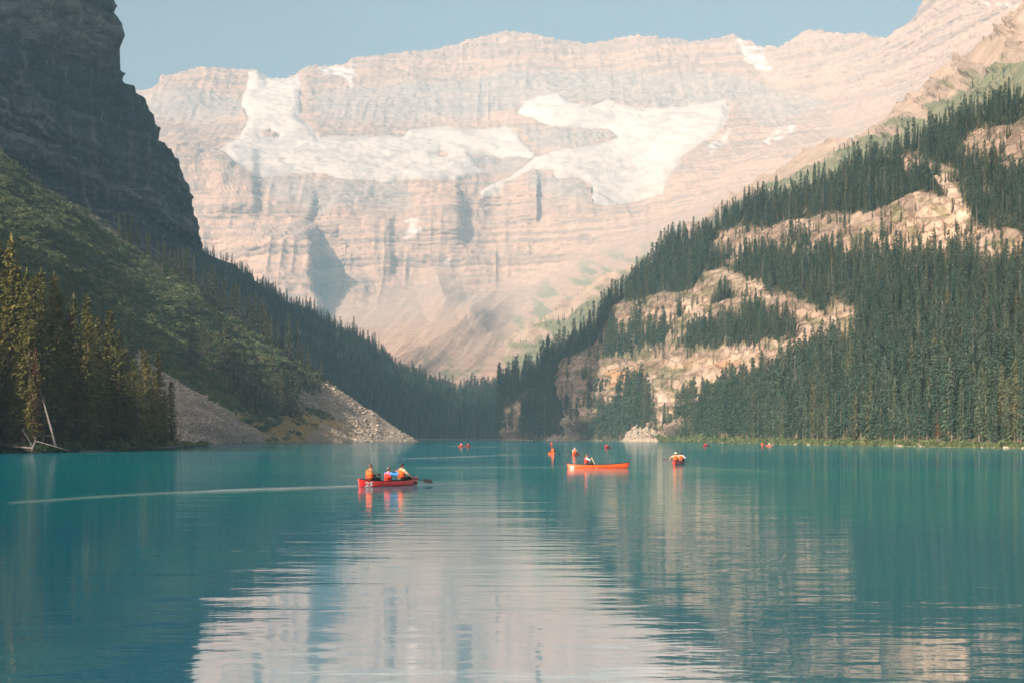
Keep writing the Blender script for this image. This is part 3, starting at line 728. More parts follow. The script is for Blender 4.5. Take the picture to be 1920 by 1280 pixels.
# ------------------------------------------------------------------ conifers
def tube_np(pts, rad, sides=6):
    pts = np.asarray(pts, float); rad = np.asarray(rad, float)
    V, F = [], []
    for i, (p, r) in enumerate(zip(pts, rad)):
        d = pts[min(i + 1, len(pts) - 1)] - pts[max(i - 1, 0)]; d = d / (np.linalg.norm(d) + 1e-9)
        a = np.cross(d, (0.31, 0.9, 0.2) if abs(d[2]) > 0.5 else (0, 0, 1.0)); a /= np.linalg.norm(a); b = np.cross(d, a)
        for k in range(sides):
            t = 2 * math.pi * k / sides
            V.append(p + r * (math.cos(t) * a + math.sin(t) * b))
    for i in range(len(pts) - 1):
        for k in range(sides):
            F.append((i * sides + k, i * sides + (k + 1) % sides, (i + 1) * sides + (k + 1) % sides, (i + 1) * sides + k))
    n = len(V); V += [pts[0], pts[-1]]
    for k in range(sides):
        F.append((n, (k + 1) % sides, k, k)); m = (len(pts) - 1) * sides; F.append((n + 1, m + k, m + (k + 1) % sides, m + (k + 1) % sides))
    return np.array(V), F

def join_np(parts):
    V, F, o = [], [], 0
    for v, f in parts:
        V.append(np.asarray(v)); F += [tuple(i + o for i in q) for q in f]; o += len(v)
    return np.concatenate(V), F

def mesh_py(name, V, F, mat, smooth=False):
    me = bpy.data.meshes.new(name)
    F = [tuple(dict.fromkeys(q)) for q in F]
    me.from_pydata([tuple(map(float, v)) for v in V], [], F)
    me.materials.append(mat)
    if smooth: me.polygons.foreach_set("use_smooth", [True] * len(me.polygons))
    me.update()
    return me

def crown_np(seed, H, Rmax, whorls, branches, sprays, leaf, bare=0.08, ragged=0.15, power=0.85, irregular=0.25):
    """branch whorls round a stem; every spray of needles is a small hanging blade of its own"""
    r = np.random.default_rng(seed)
    V, F = [], []
    lobes = r.uniform(0.75, 1.2, 12)
    for i in range(whorls):
        t = (i + r.uniform(-.4, .4)) / whorls
        t = min(max(t, 0), 0.985)
        z0 = H * (bare + (1 - bare) * t)
        prof = (1 - t) ** power * (0.55 + 0.45 * min(1, t / 0.12)) * Rmax * lobes[int(t * 11.9)] + 0.012 * H
        for j in range(branches):
            if r.random() < ragged: continue
            az = r.uniform(0, 2 * math.pi)
            Lb = prof * r.uniform(1 - irregular * 1.6, 1 + irregular)
            pitch = R(-24 + 42 * t + r.uniform(-9, 9))
            dx, dy = math.cos(az), math.sin(az)
            for k in range(sprays):
                s = (k + r.uniform(0.3, 1.0)) / sprays
                q = Lb * s
                sag = -0.10 * Lb * math.sin(s * 3.0) + 0.06 * Lb * s * s
                b = np.array([dx * q * math.cos(pitch), dy * q * math.cos(pitch), z0 + q * math.sin(pitch) + sag])
                side = r.choice((-1, 1)) * r.uniform(0.2, 0.9) if s < 0.85 else r.uniform(-.25, .25)
                ca, sa = math.cos(side), math.sin(side)
                d = np.array([dx * ca - dy * sa, dx * sa + dy * ca, r.uniform(-0.95, 0.05)])
                ll = leaf * r.uniform(0.7, 1.25) * (1.15 - 0.45 * t)
                w = np.cross(d, (0, 0, 1)); w /= np.linalg.norm(w)
                w = w * r.uniform(0.55, 1.0) + np.array([0, 0, r.uniform(-0.85, 0.5)])
                w *= ll * 0.30
                o = len(V)
                V += [b - d * ll * 0.15, b + d * ll * 0.45 + w, b + d * ll, b + d * ll * 0.45 - w]
                F.append((o, o + 1, o + 2, o + 3))
    # leader
    for k in range(5):
        a = r.uniform(0, 6.28); o = len(V); z = H * (0.955 + 0.012 * k)
        w = np.array([math.cos(a), math.sin(a), 0.1]) * H * 0.009
        V += [np.array([0, 0, z - H * .02]), np.array([0, 0, z]) + w, np.array([0, 0, z + H * 0.03]), np.array([0, 0, z]) - w]
        F.append((o, o + 1, o + 2, o + 3))
    return np.array(V), F

def trunk_np(seed, H, rb, sides=8, twigs=10, bend=0.012, low=0.03, high=0.35, tlen=0.05):
    r = np.random.default_rng(seed + 500)
    z = np.linspace(-0.02, 0.97, 9) * H
    bx, by = r.uniform(-bend, bend, 2) * H
    pts = [(bx * math.sin(3.1 * q / H), by * math.sin(2.7 * q / H), q) for q in z]
    parts = [tube_np(pts, [rb * (1.25 if i == 0 else 1) * (1 - 0.93 * i / 8) for i in range(9)], sides)]
    for k in range(twigs):
        zt = H * r.uniform(low, high); a = r.uniform(0, 6.28); L = H * tlen * r.uniform(0.4, 1)
        e = np.array([math.cos(a) * L, math.sin(a) * L, zt - 0.25 * L])
        parts.append(tube_np([(0, 0, zt), (e[0] * .5, e[1] * .5, zt - .05 * L), e], [rb * .16, rb * .1, rb * .03], 3))
    return join_np(parts)

def tree_pair(nm, cseed, cargs, targs, leafm, barkm):
    return (mesh_py(nm + "_crown", *crown_np(cseed, **cargs), leafm), mesh_py(nm + "_trunk", *trunk_np(cseed, **targs), barkm))

NEAR = [tree_pair("near_spruce", 20 + i, dict(H=28, Rmax=rm, whorls=104, branches=6, sprays=9, leaf=lf * .66, bare=br, ragged=rg, power=pw, irregular=.34),
                  dict(H=28, rb=0.30, twigs=26, high=0.4, tlen=0.045), M_NEEDLE, M_BARK)
        for i, (rm, lf, br, rg, pw) in enumerate(((2.6, .85, .06, .12, .75), (2.2, .80, .10, .18, .7), (3.0, .95, .05, .22, .85), (1.9, .75, .14, .25, .6), (2.4, .85, .08, .30, .7)))]
FANT = [tree_pair("slope_spruce", 40 + i, dict(H=20, Rmax=rm, whorls=60, branches=6, sprays=5, leaf=.66, bare=br, ragged=rg, power=pw, irregular=.3),
                  dict(H=20, rb=0.26, sides=6, twigs=10, high=0.35), M_NEEDLE_FAN, M_BARK)
        for i, (rm, br, rg, pw) in enumerate(((1.7, .10, .15, .7), (1.4, .16, .22, .6), (2.1, .04, .12, .85), (1.25, .22, .3, .6)))]
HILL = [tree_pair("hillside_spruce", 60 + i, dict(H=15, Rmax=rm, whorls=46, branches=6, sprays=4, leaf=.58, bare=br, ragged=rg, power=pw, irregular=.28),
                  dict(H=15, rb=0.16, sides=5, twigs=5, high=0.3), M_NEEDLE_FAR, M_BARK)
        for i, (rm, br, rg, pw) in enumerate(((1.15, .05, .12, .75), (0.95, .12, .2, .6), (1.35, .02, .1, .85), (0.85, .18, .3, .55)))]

def place_tree(pair, x, y, z, h, href, label, group, name="spruce_tree", wide=1.0, lean=(0, 0), leafm=None, barkm=None, crown=True):
    s = h / href
    t = thing(name, label, "tree", (x, y, z), (lean[0], lean[1], random.uniform(0, 6.28)), group)
    t.scale = (s * wide, s * wide, s)
    tr = link("trunk", pair[1], t)
    if barkm:
        tr.material_slots[0].link = 'OBJECT'; tr.material_slots[0].material = barkm
    if crown:
        c = link("crown", pair[0], t)
        if leafm:
            c.material_slots[0].link = 'OBJECT'; c.material_slots[0].material = leafm
    return t

def on_surface(key, px, py):
    PX, PY, P = SURF[key][:3]
    j = int(np.argmin(np.abs(PX[0] - px)))
    i = int(np.argmin((PY[:, j] - py) ** 2))
    return P[i, j]

# ---- tall trees of the near shore: photo column and row of the tip, metres behind the waterline, variety
def near_ground(px, back):
    y = np.interp(px, [-900, -300, 0, 60, 250, 330, 392], [862, 853, 846.5, 848, 843, 838.5, 834])
    d = HC * FPX / (y - H0)
    k = float(np.clip((400 - px) / 200, 0.12, 1))
    d2 = d + back * 0.6 * k
    z = float(np.interp(back, [0, 1.5, 5, 14, 40], [0.05, .5, 1.0, 2.2, 5.5])) * (0.5 + 0.5 * k)
    return (px - CX) / FPX * d2, d2, z

NEAR_LIST = [
 (21,446,10,0,"tallest spruce of the lakeside stand, its pale trunk showing through the crown"),
 (3,462,14,2,"broad dark spruce cut by the edge of the photo beside the tallest lakeside spruce"),
 (34,497,16,1,"spruce just right of the tallest lakeside spruce, leaning its crown on it"),
 (50,508,20,4,"thin spruce between the tallest lakeside spruce and a twin-topped pair"),
 (64,517,12,0,"shorter top of the twin-topped spruce pair in the lakeside stand"),
 (77,508,15,1,"taller top of the twin-topped spruce pair in the lakeside stand"),
 (101,516,18,2,"full pointed dark spruce standing behind the golden ones in the lakeside stand"),
 (114,549,14,3,"thin spruce with a bare pale stem in the gap right of the full pointed spruce"),
 (54,560,6,1,"golden spruce in front of the twin-topped pair, reddish inside its crown"),
 (79,578,5,3,"slim golden spruce below the twin-topped pair near the leaning dead trunk"),
 (138,556,13,0,"golden spruce at mid stand with a rusty streak down its left side"),
 (163,555,16,1,"dark green pointed spruce right behind the golden one at mid stand"),
 (168,590,9,4,"spruce with thin golden top in front of the dark green pointed spruce"),
 (183,594,12,2,"leafy golden spruce left of the tall clean-topped lakeside spruce"),
 (206,579,8,0,"clean-topped golden spruce, tallest in the right half of the lakeside stand"),
 (155,627,5,2,"bushy olive spruce low in the middle of the lakeside stand"),
 (111,612,6,1,"sunlit spruce with grey-green branches below the full pointed spruce"),
 (185,652,4,3,"slim spruce with a bright bare stem left of the clean-topped spruce"),
 (222,624,12,1,"dark spruce pressed against the right side of the clean-topped spruce"),
 (235,654,9,4,"dark spruce next but one to the right of the clean-topped spruce"),
 (250,671,7,3,"short dark spruce left of the bare-trunked spruce at the stand's end"),
 (269,655,8,1,"spruce with a lit tip behind the bare-trunked spruce at the stand's end"),
 (277,665,5,0,"dark spruce right of the bare-trunked spruce at the stand's end"),
 (296,660,5,2,"last full-height spruce at the end of the stand, lit on its left side"),
 (321,714,2,1,"low dark spruce at the very end of the stand beside the grey talus"),
 (309,732,3,3,"small dark spruce tucked left of the last low spruce by the talus"),
 (218,731,3,2,"young spruce low at the foot of the clean-topped golden spruce"),
 (165,676,3,1,"dark young spruce low in front of the bushy olive spruce"),
 (37,627,4,4,"golden-tipped young spruce below the tallest lakeside spruce"),
 (130,592,8,3,"slender spruce with rust-brown needles at mid stand"),
 (292,700,2,3,"thin dark spruce below the last full-height spruce of the stand"),
 (29,728,2,2,"little dark spruce near the water left of the driftwood"),
 (95,600,18,2,None),(12,560,8,1,None),(45,640,6,3,None),(200,640,14,2,None),(245,690,12,0,None),(145,650,10,1,None),(90,680,4,0,None),(125,690,4,2,None),
 (210,700,10,0,None),(190,720,4,1,None),(60,700,5,4,None),(110,740,3,1,None),(240,740,3,2,None),(285,745,2,1,None),(150,735,3,3,None),(8,650,4,0,None),(176,640,20,4,None),(70,620,22,2,None),
 (262,720,6,2,None),(300,755,1.5,1,None),(228,690,15,1,None),(20,700,3,4,None)]
for i, (px, py, back, v, lab) in enumerate(NEAR_LIST):
    x, y, z = near_ground(px, back)
    h = HC + (H0 - py) / FPX * y - z
    rust = lab and "rust-brown" in lab
    place_tree(NEAR[v], x, y, z - 0.1, h, 28, lab or ("dark inner spruce among the tallest trees of the lakeside stand" if px < 80 else "dark inner spruce at mid depth of the lakeside stand" if px < 180 else "dark inner spruce near the bare-trunked end of the lakeside stand"), "spruces of the lakeside stand",
               wide=random.uniform(0.95, 1.25) * (28 / h) ** 0.35, leafm=M_RUST if rust else None)
# the bare-trunked one, a small red dying one, a leaning dead trunk
x, y, z = near_ground(261, 2.5)
sparse = tree_pair("bare_spruce", 91, dict(H=20, Rmax=1.5, whorls=46, branches=4, sprays=5, leaf=.55, bare=.12, ragged=.45, power=.4, irregular=.5), dict(H=20, rb=.30, twigs=60, high=.9, tlen=.06), M_NEEDLE, M_DEAD)
place_tree(sparse, x, y, z, HC + (H0 - 688) / FPX * y - z, 20, "dying spruce with a long bare sunlit trunk and stubby twigs at the lakeside", None, lean=(0.0, -0.07))
x, y, z = near_ground(66, 3)
place_tree(NEAR[3], x, y, z, HC + (H0 - 655) / FPX * y - z, 28, "small dying spruce with a rust-red top in the lakeside stand", None, wide=0.9, leafm=M_RUST)
x, y, z = near_ground(337, 0.8)
place_tree(sparse, x, y, z - .2, HC + (H0 - 727) / FPX * y - z, 20, "thin leaning dead spruce beyond the end of the lakeside stand", None, name="dead_tree", lean=(0.0, 0.16), wide=0.7, crown=False, barkm=M_BARK)

def log(name, label, pts, rads, mat, cat="log", snags=0, seed=0):
    V, F = tube_np(pts, rads, 7)
    r = np.random.default_rng(seed); parts = [(V, F)]
    pts = np.array(pts, float)
    t = thing(name, label, cat, tuple(pts[0]))
    link("stem", mesh_py(name + "_stem", V - pts[0], F, mat, True), t)
    for k in range(snags):
        a = r.uniform(0.15, 0.95); i = min(int(a * (len(pts) - 1)), len(pts) - 2); p = pts[i] + (pts[i + 1] - pts[i]) * (a * (len(pts) - 1) - i)
        e = p + r.normal(0, 1, 3) * np.array([.5, .5, .55]) + np.array([0, 0, .25])
        v, f = tube_np([p, (p + e) / 2 + r.normal(0, .06, 3), e], [rads[0] * .35, rads[0] * .22, rads[0] * .08], 4)
        link("snag", mesh_py("snag", v - pts[0], f, mat, True), t)
    return t
def nw(px, py, d): return tuple(P1(px, py, d))
log("dead_tree", "bleached dead trunk leaning left against the lakeside spruces", [nw(105, 838, 262), nw(96, 803, 263), nw(86, 768, 264), nw(74, 728, 265)], [.22, .19, .14, .07], M_DEAD, "tree", 4, 3)
log("driftwood_log", "pale driftwood log lying along the waterline by the root wad", [nw(24, 836.5, 253), nw(45, 838, 252), nw(62, 840, 251)], [.08, .12, .15], M_DEAD, "driftwood", 2, 4)
log("driftwood_log", "thin pale pole slanting from the root wad down to the water", [nw(66, 826, 252), nw(95, 834, 252), nw(128, 844, 252)], [.07, .07, .04], M_DEAD, "driftwood", 0, 5)
log("driftwood_log", "grey broken stem leaning over the driftwood root wad", [nw(60, 834, 253), nw(50, 818, 254), nw(41, 803, 255)], [.13, .11, .06], M_DEAD, "driftwood", 1, 6)
log("root_wad", "upturned bleached root wad at the water's edge", [nw(60, 845, 251), nw(62, 837, 251), nw(66, 828, 251), nw(67, 819, 251)], [.2, .18, .12, .05], M_DEAD, "driftwood", 9, 7)
log("driftwood_log", "short pale stick upright in the shade at the water's edge", [nw(241, 841, 285), nw(239, 834, 285), nw(238, 827, 285)], [.12, .10, .05], M_DEAD, "driftwood", 0, 8)
log("driftwood_log", "long low log on the shore under the end of the lakeside stand", [nw(285, 839.5, 330), nw(312, 838, 345), nw(345, 835, 380)], [.10, .12, .08], M_DEAD, "driftwood", 1, 9)
log("driftwood_log", "dark log half sunk along the shaded shore at mid stand", [nw(150, 845.5, 272), nw(180, 845, 276), nw(205, 844, 280)], [.10, .12, .08], M_DEAD, "driftwood", 1, 10)
log("fallen_trunk", "weathered trunk lying across the grey talus", [nw(352, 785, 600), nw(368, 796, 598), nw(378, 806, 596)], [.3, .26, .16], M_DEAD, "log", 1, 11)

# ---- trees on the green slope: tip column, tip row, foot row
CREST = [(225,398,446),(236,402,452),(246,405,458),(258,418,466),(277,431,478),(284,440,484),(297,448,490),(308,455,500),(314,457,498),(320,460,503),(329,466,508),(334,462,512),(342,462,520),(348,468,522),(353,463,528),
 (364,470,533),(376,505,548),(382,498,552),(391,508,556),(396,491,558),(402,500,562),(409,508,566),(418,528,580),(424,520,585),(437,540,590),(443,528,596),(449,536,600),(460,556,606),(468,552,612),(474,558,614),(480,546,620),
 (489,566,626),(496,560,630),(503,575,636),(511,592,646),(524,602,652),(531,610,655),(544,593,668),(560,605,674),(571,640,686),(580,648,692),(591,677,702),(603,676,712)]
MIDT = [(243,598,652),(125,505,556),(141,528,572),(150,540,580),(184,566,612),(192,572,616),(232,622,655),(355,614,668),(362,602,688),(374,628,680),(384,610,676),(395,618,668),(409,636,706),(419,612,716),(427,640,722),(438,655,735),(447,668,742),(458,660,750),
 (470,690,760),(478,676,766),(488,700,772),(497,690,766),(508,672,770),(516,705,776),(524,698,778),(533,712,784),(548,706,786),(541,735,790),(402,672,728),(432,690,744),(452,700,758),(465,716,770),(482,725,780),(500,735,784),(515,742,788),(556,712,752),(577,690,735),(588,700,740),(600,712,738)]
for i, (px, t, b) in enumerate(CREST + MIDT):
    g = on_surface("fan", px, b)
    px2 = CX + g[0] / g[1] * FPX
    h = (b - t) / FPX * g[1] * 1.06
    crest = i < len(CREST)
    if crest:
        lab = ("upper" if px < 262 else "second" if px < 300 else "third") + " cluster spruce high on the green slope's crest, against the dark cliff" if px < 330 else "crest spruce of the green slope below the cliff's foot, in its " + ("dense clump" if px < 390 else "sunlit middle") if px < 425 else "crest spruce of the green slope near the talus, " + ("in the close row" if px < 505 else "standing apart")
    else:
        lab = {0: "lone grey bare spruce standing above the end of the lakeside stand", 26: "broad single spruce at the lower edge of the clump beside the yellow grass"}.get(i - len(CREST)) or \
              ("grey half-bare spruce rising from the shaded lower part of the green slope" if px < 300 else "tall spruce in the upper part of the clump amid the green slope" if t < 660 else "spruce in the lower part of the clump above the yellow grass" if px < 550 else "small spruce in the sunlit scrub right of the clump")
    vi = 3 if (not crest and px < 300) else int(RNG.integers(0, 3) if b - t > 40 else RNG.integers(0, 4))
    if crest or "spruce in the" in lab: lab = ("even ", "slim ", "full ", "bare-stemmed ")[vi] + lab.replace("tall spruce", "spruce").replace("crest spruce", "crest spruce")
    place_tree(FANT[vi], *(float(q) for q in g), h, 20, lab,
               "spruces along the green slope's upper edge" if crest else "spruces scattered on the green slope", wide=random.uniform(.9, 1.3) * (2.0 if px == 548 else 1.0))

# ---- scattering on land surfaces
def scatter(key, weight, n, rng):
    PX, PY, P = SURF[key][:3]
    A, B, C, D = P[:-1, :-1], P[1:, :-1], P[1:, 1:], P[:-1, 1:]
    area = 0.5 * np.linalg.norm(np.cross(C - A, D - B), axis=-1)
    w = area * 0.25 * (weight[:-1, :-1] + weight[1:, :-1] + weight[1:, 1:] + weight[:-1, 1:])
    w = w.ravel() / w.sum()
    k = rng.choice(w.size, n, p=w)
    i, j = np.divmod(k, P.shape[1] - 1)
    u, v = rng.random((2, n))
    def mixv(G): return ((G[i, j].T * (1 - u) + G[i, j + 1].T * u) * (1 - v) + (G[i + 1, j].T * (1 - u) + G[i + 1, j + 1].T * u) * v).T
    return mixv(P), mixv(PX), mixv(PY)

def thin_out(pts, r):
    """drop points closer than r to one already kept"""
    cells, keep = {}, []
    rr = np.broadcast_to(r, (len(pts),))
    for n, p in enumerate(pts):
        q = rr[n]; c = (int(p[0] // 6), int(p[1] // 6), int(p[2] // 6)); ok = True
        for a in (-1, 0, 1):
            for b in (-1, 0, 1):
                for e in (-1, 0, 1):
                    for m in cells.get((c[0] + a, c[1] + b, c[2] + e), ()):
                        if (pts[m][0] - p[0]) ** 2 + (pts[m][1] - p[1]) ** 2 + (pts[m][2] - p[2]) ** 2 < q * q: ok = False; break
                    if not ok: break
                if not ok: break
            if not ok: break
        if ok: cells.setdefault(c, []).append(n); keep.append(n)
    return np.array(keep)

def gn_scatter(name, pts, scale, rot, idx, sources, label):
    """one object: points carrying copies of a few source meshes"""
    me = bpy.data.meshes.new(name)
    me.vertices.add(len(pts)); me.vertices.foreach_set("co", np.asarray(pts, np.float32).ravel())
    for nm, ty, val in (("s_w", 'FLOAT', scale[:, 0]), ("s_h", 'FLOAT', scale[:, 1]), ("turn", 'FLOAT', rot), ("kind_no", 'INT', idx)):
        me.attributes.new(nm, ty, 'POINT').data.foreach_set("value", np.asarray(val, np.float32 if ty == 'FLOAT' else np.int32))
    o = link(name, me, kind="stuff", label=label)
    c = bpy.data.collections.new(name + "_sources")
    for k, m in enumerate(sources):
        c.objects.link(bpy.data.objects.new(f"{name}_source_{k}", m))
    g = bpy.data.node_groups.new(name, "GeometryNodeTree")
    g.interface.new_socket("Geometry", in_out='INPUT', socket_type='NodeSocketGeometry'); g.interface.new_socket("Geometry", in_out='OUTPUT', socket_type='NodeSocketGeometry')
    N = g.nodes.new; L = g.links.new
    gi, go = N("NodeGroupInput"), N("NodeGroupOutput")
    ci = N("GeometryNodeCollectionInfo"); ci.inputs["Collection"].default_value = c; ci.inputs["Separate Children"].default_value = True; ci.inputs["Reset Children"].default_value = True
    ip = N("GeometryNodeInstanceOnPoints"); ip.inputs["Pick Instance"].default_value = True
    def na(nm, ty):
        a = N("GeometryNodeInputNamedAttribute"); a.data_type = ty; a.inputs["Name"].default_value = nm; return a.outputs["Attribute"]
    cs, cr = N("ShaderNodeCombineXYZ"), N("ShaderNodeCombineXYZ")
    w = na("s_w", 'FLOAT'); L(w, cs.inputs[0]); L(w, cs.inputs[1]); L(na("s_h", 'FLOAT'), cs.inputs[2]); L(na("turn", 'FLOAT'), cr.inputs[2])
    L(gi.outputs[0], ip.inputs["Points"]); L(ci.outputs[0], ip.inputs["Instance"]); L(na("kind_no", 'INT'), ip.inputs["Instance Index"])
    L(cr.outputs[0], ip.inputs["Rotation"]); L(cs.outputs[0], ip.inputs["Scale"]); L(ip.outputs[0], go.inputs[0])
    md = o.modifiers.new("scatter", 'NODES'); md.node_group = g
    return o

def joined(pair, name):
    """crown and trunk of a far tree as one mesh with two materials"""
    a, b = pair
    va, vb = (np.empty(len(m.vertices) * 3, np.float32) for m in (a, b))
    a.vertices.foreach_get("co", va); b.vertices.foreach_get("co", vb)
    na_ = len(a.vertices)
    me = bpy.data.meshes.new(name)
    me.from_pydata(np.concatenate([va, vb]).reshape(-1, 3).tolist(), [], [tuple(p.vertices) for p in a.polygons] + [tuple(i + na_ for i in p.vertices) for p in b.polygons])
    me.materials.append(a.materials[0]); me.materials.append(b.materials[0])
    me.polygons.foreach_set("material_index", [0] * len(a.polygons) + [1] * len(b.polygons)); me.update()
    return me

# ---- woods of the right slope
def gsmooth2(a, s=6):
    return np.apply_along_axis(gsmooth, 1, np.apply_along_axis(gsmooth, 0, a, s), s)
PX, PY, P, rk, cone, rock = SURF["right"]
shore_y = np.interp(PX, [s[0] for s in SURF["right_shore"]], [s[1] for s in SURF["right_shore"]])
ledge_w = np.clip(rock - rk, 0, 1)
rks = np.clip(rk + 0.55 * fbm2(PX / 15, PY / 12, 207) * (np.abs(gsmooth2(rk) - 0.5) < 0.46), 0, 1)
wgt = np.clip(1 - rks * 1.15, 0, 1) * (1 - 0.97 * cone) * (shore_y - PY > 5.5 + 1.5 * (PX > 1300))
wgt = wgt * (1 + 2.2 * (shore_y - PY < 26)) + (0.15 + 0.30 * (PY < 500)) * rk * sstep(0.05, 0.45, fbm2(PX / 13, PY / 9, 201)) * (1 - 0.8 * pmask(PX, PY, [(1150,690),(1560,650),(1440,730),(1330,790),(1250,830),(1150,760)], 10)) + 0.22 * ledge_w
dist_w = (1 / np.maximum(P[..., 1], 300)) ** 0.6                      # a little denser where each tree shows larger
gap = np.clip(0.45 + 1.3 * sstep(-0.5, 0.2, fbm2(PX / 24, PY / 40, 203)), 0.1, 1)
pts, tx, ty = scatter("right", wgt * dist_w * gap, 18000, np.random.default_rng(5))
up = np.interp(tx, [s[0] for s in SURF["right_shore"]], [s[1] for s in SURF["right_shore"]]) - ty
hpx = np.interp(tx, [938, 1100, 1200, 1330, 1500, 1920], [46, 58, 66, 60, 68, 88])
hpx = hpx * np.interp(up, [0, 60, 200, 420, 640], [1.0, .92, .62, .5, .44])
hpx *= np.clip(np.random.default_rng(6).normal(1, .3, len(pts)), .4, 1.8)
onrock = np.array([rk[int(np.argmin(np.abs(PY[:, j] - b))), j] for j, b in ((int(np.argmin(np.abs(PX[0] - a))), b) for a, b in zip(tx, ty))])
hpx = np.where(onrock > .4, hpx * .5, hpx)
hm = hpx * pts[:, 1] / FPX
order = np.argsort(-hpx)
pts, tx, ty, hpx, hm = (a[order] for a in (pts, tx, ty, hpx, hm))
keep = thin_out(pts, np.clip(0.165 * hm + 0.2, 1.0, 5.0))
pts, tx, ty, hpx, hm = (a[keep] for a in (pts, tx, ty, hpx, hm))
base_up = np.interp(tx, [s[0] for s in SURF["right_shore"]], [s[1] for s in SURF["right_shore"]]) - ty
# the largest in view that stand in the front row are trees of their own
score = hpx * (base_up < 30) * (tx < 1915) * (tx > 1262)
front = np.argsort(-score)[:150]
special_red = int(np.argmin((tx[front] - 1751) ** 2 + (ty[front] - 828) ** 2)); special_bare = int(np.argmin((tx[front] - 1839) ** 2 + (base_up[front] - 6) ** 2 * 4))
for n, k in enumerate(front):
    x = tx[k]
    zone = "at the foot of the orange rock wall" if x < 1330 else "just right of the orange rock wall" if x < 1420 else "on the sunny shore by the two tiny canoes" if x < 1520 else "along the middle of the sunny shore" if x < 1640 else "left of the rust-red tree on the sunny shore" if x < 1750 else "between the rust-red tree and the pale-trunked one" if x < 1840 else "at the edge of the photo on the sunny shore"
    vi = int(RNG.integers(0, 4)); crown_word = ("even", "slim ragged", "full bushy", "thin bare-stemmed")[vi]
    size = "tall" if hpx[k] > 84 else "middling" if hpx[k] > 70 else "shorter"
    lab, lm, nm, pr, bk = f"{size} {crown_word} front-row spruce {zone}", None, "spruce_tree", HILL[vi], None
    if n == special_red: lab, lm, pr = "narrow rust-red dying spruce in the woods of the sunny shore", M_RUST, HILL[3]; hm[k] *= .6
    if n == special_bare: lab, bk, nm, pr = "half-bare spruce with a pale straight trunk on the sunny shore", M_DEAD, "spruce_tree", HILL[3]
    place_tree(pr, *(float(q) for q in pts[k] - np.array([0, 0, .15])), float(hm[k]), 15, lab, "spruces in the front row of the sunny shore", name=nm, wide=random.uniform(.85, 1.25), leafm=lm, barkm=bk)
rest = np.setdiff1d(np.arange(len(pts)), front)
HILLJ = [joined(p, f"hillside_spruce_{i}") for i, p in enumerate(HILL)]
SNAG = joined((mesh_py("grey_snag_crown", *crown_np(77, 15, .8, 34, 4, 3, .34, .1, .45, .5, .5), M_DEAD), mesh_py("grey_snag_trunk", *trunk_np(77, 15, .17, 5, 24, high=.9, tlen=.07), M_DEAD)), "hillside_spruce_4")
rg = np.random.default_rng(8)
def spread(P_, h, href, seed, wlo=.85, whi=1.3, snags=0.0):
    r = np.random.default_rng(seed); s = h / href
    return np.stack([s * r.uniform(wlo, whi, len(h)), s], 1), r.uniform(0, 6.28, len(h)), np.where(r.random(len(h)) < snags, 4, r.integers(0, 4, len(h)))
# alpine outliers join the same wood
aP, ax, ay = scatter("alpine", SURF["alpine_veg"] * (SURF["alpine"][0] < 2000), 520, rg)
ah = rg.uniform(3, 9, len(aP)) * np.clip(aP[:, 1] / 1600, .7, 1.6)
allp = np.concatenate([pts[rest] - np.array([0, 0, .15]), aP]); allh = np.concatenate([hm[rest], ah])
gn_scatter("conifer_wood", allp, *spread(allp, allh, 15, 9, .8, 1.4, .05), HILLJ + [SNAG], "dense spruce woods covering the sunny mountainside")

# ---- woods of the shaded slope at the head of the lake
PXv, PYv, Pv = SURF["valley"]
wv = (1 - 0.9 * SURF["valley_bare"]) * (PYv < 822.5) * np.clip(0.35 + 1.2 * sstep(-.4, .3, fbm2(PXv / 20, PYv / 24, 205)), .1, 1)
vp, vx, vy = scatter("valley", wv, 9000, np.random.default_rng(15))
vh = np.clip(np.random.default_rng(16).normal(1, .25, len(vp)), .45, 1.8) * np.interp(vy, [450, 600, 700, 780, 825], [17, 20, 24, 27, 30]) * vp[:, 1] / FPX * 1.0
kv = thin_out(vp, 2.6); vp, vh = vp[kv], vh[kv]
sh = np.stack([np.interp(RNG.uniform(0, 1, 260), [0, 1], [-640, -360]), RNG.uniform(250, 640, 260)], 1)
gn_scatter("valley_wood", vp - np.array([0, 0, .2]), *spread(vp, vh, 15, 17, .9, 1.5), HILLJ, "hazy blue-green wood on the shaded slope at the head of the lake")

# ---- woods beyond the frame that stand behind and beside the lakeside stand
r2 = np.random.default_rng(21)
bp_ = []
for _ in range(260):
    px_ = r2.uniform(-160, 300); back = r2.uniform(12, 60) if px_ > -40 else r2.uniform(1, 60)
    x, y, z = near_ground(px_, back); bp_.append((x, y, z, px_))
bp_ = np.array(bp_)
top = np.interp(bp_[:, 3], [-160, 0, 100, 200, 300], [640, 560, 620, 700, 780]) + r2.uniform(0, 60, len(bp_))
bh = np.clip(HC + (H0 - top) / FPX * bp_[:, 1] - bp_[:, 2], 4, 32)
Qn = SURF["near"]; zi, zj = np.nonzero((Qn[..., 2] > 2) & (Qn[..., 2] < 140) & (Qn[..., 0] < -0.345 * Qn[..., 1] - 3))
pick = r2.choice(len(zi), 520); ex = np.concatenate([Qn[zi[pick], zj[pick]] + r2.normal(0, 2.5, (520, 3)) * (1, 1, 0), np.zeros((520, 1))], 1)
ex = ex[ex[:, 0] < -0.345 * ex[:, 1] - 3]
bp_ = np.concatenate([bp_, ex]); bh = np.concatenate([bh, r2.uniform(19, 29, len(ex))])
kb = thin_out(bp_[:, :3], 2.2)
NEARJ = [joined(p, f"near_spruce_{i}") for i, p in enumerate(NEAR[:4])]
gn_scatter("shore_wood", bp_[kb, :3], *spread(bp_[kb], bh[kb], 28, 22, .95, 1.25), NEARJ, "dark inner wood behind the lakeside spruces")

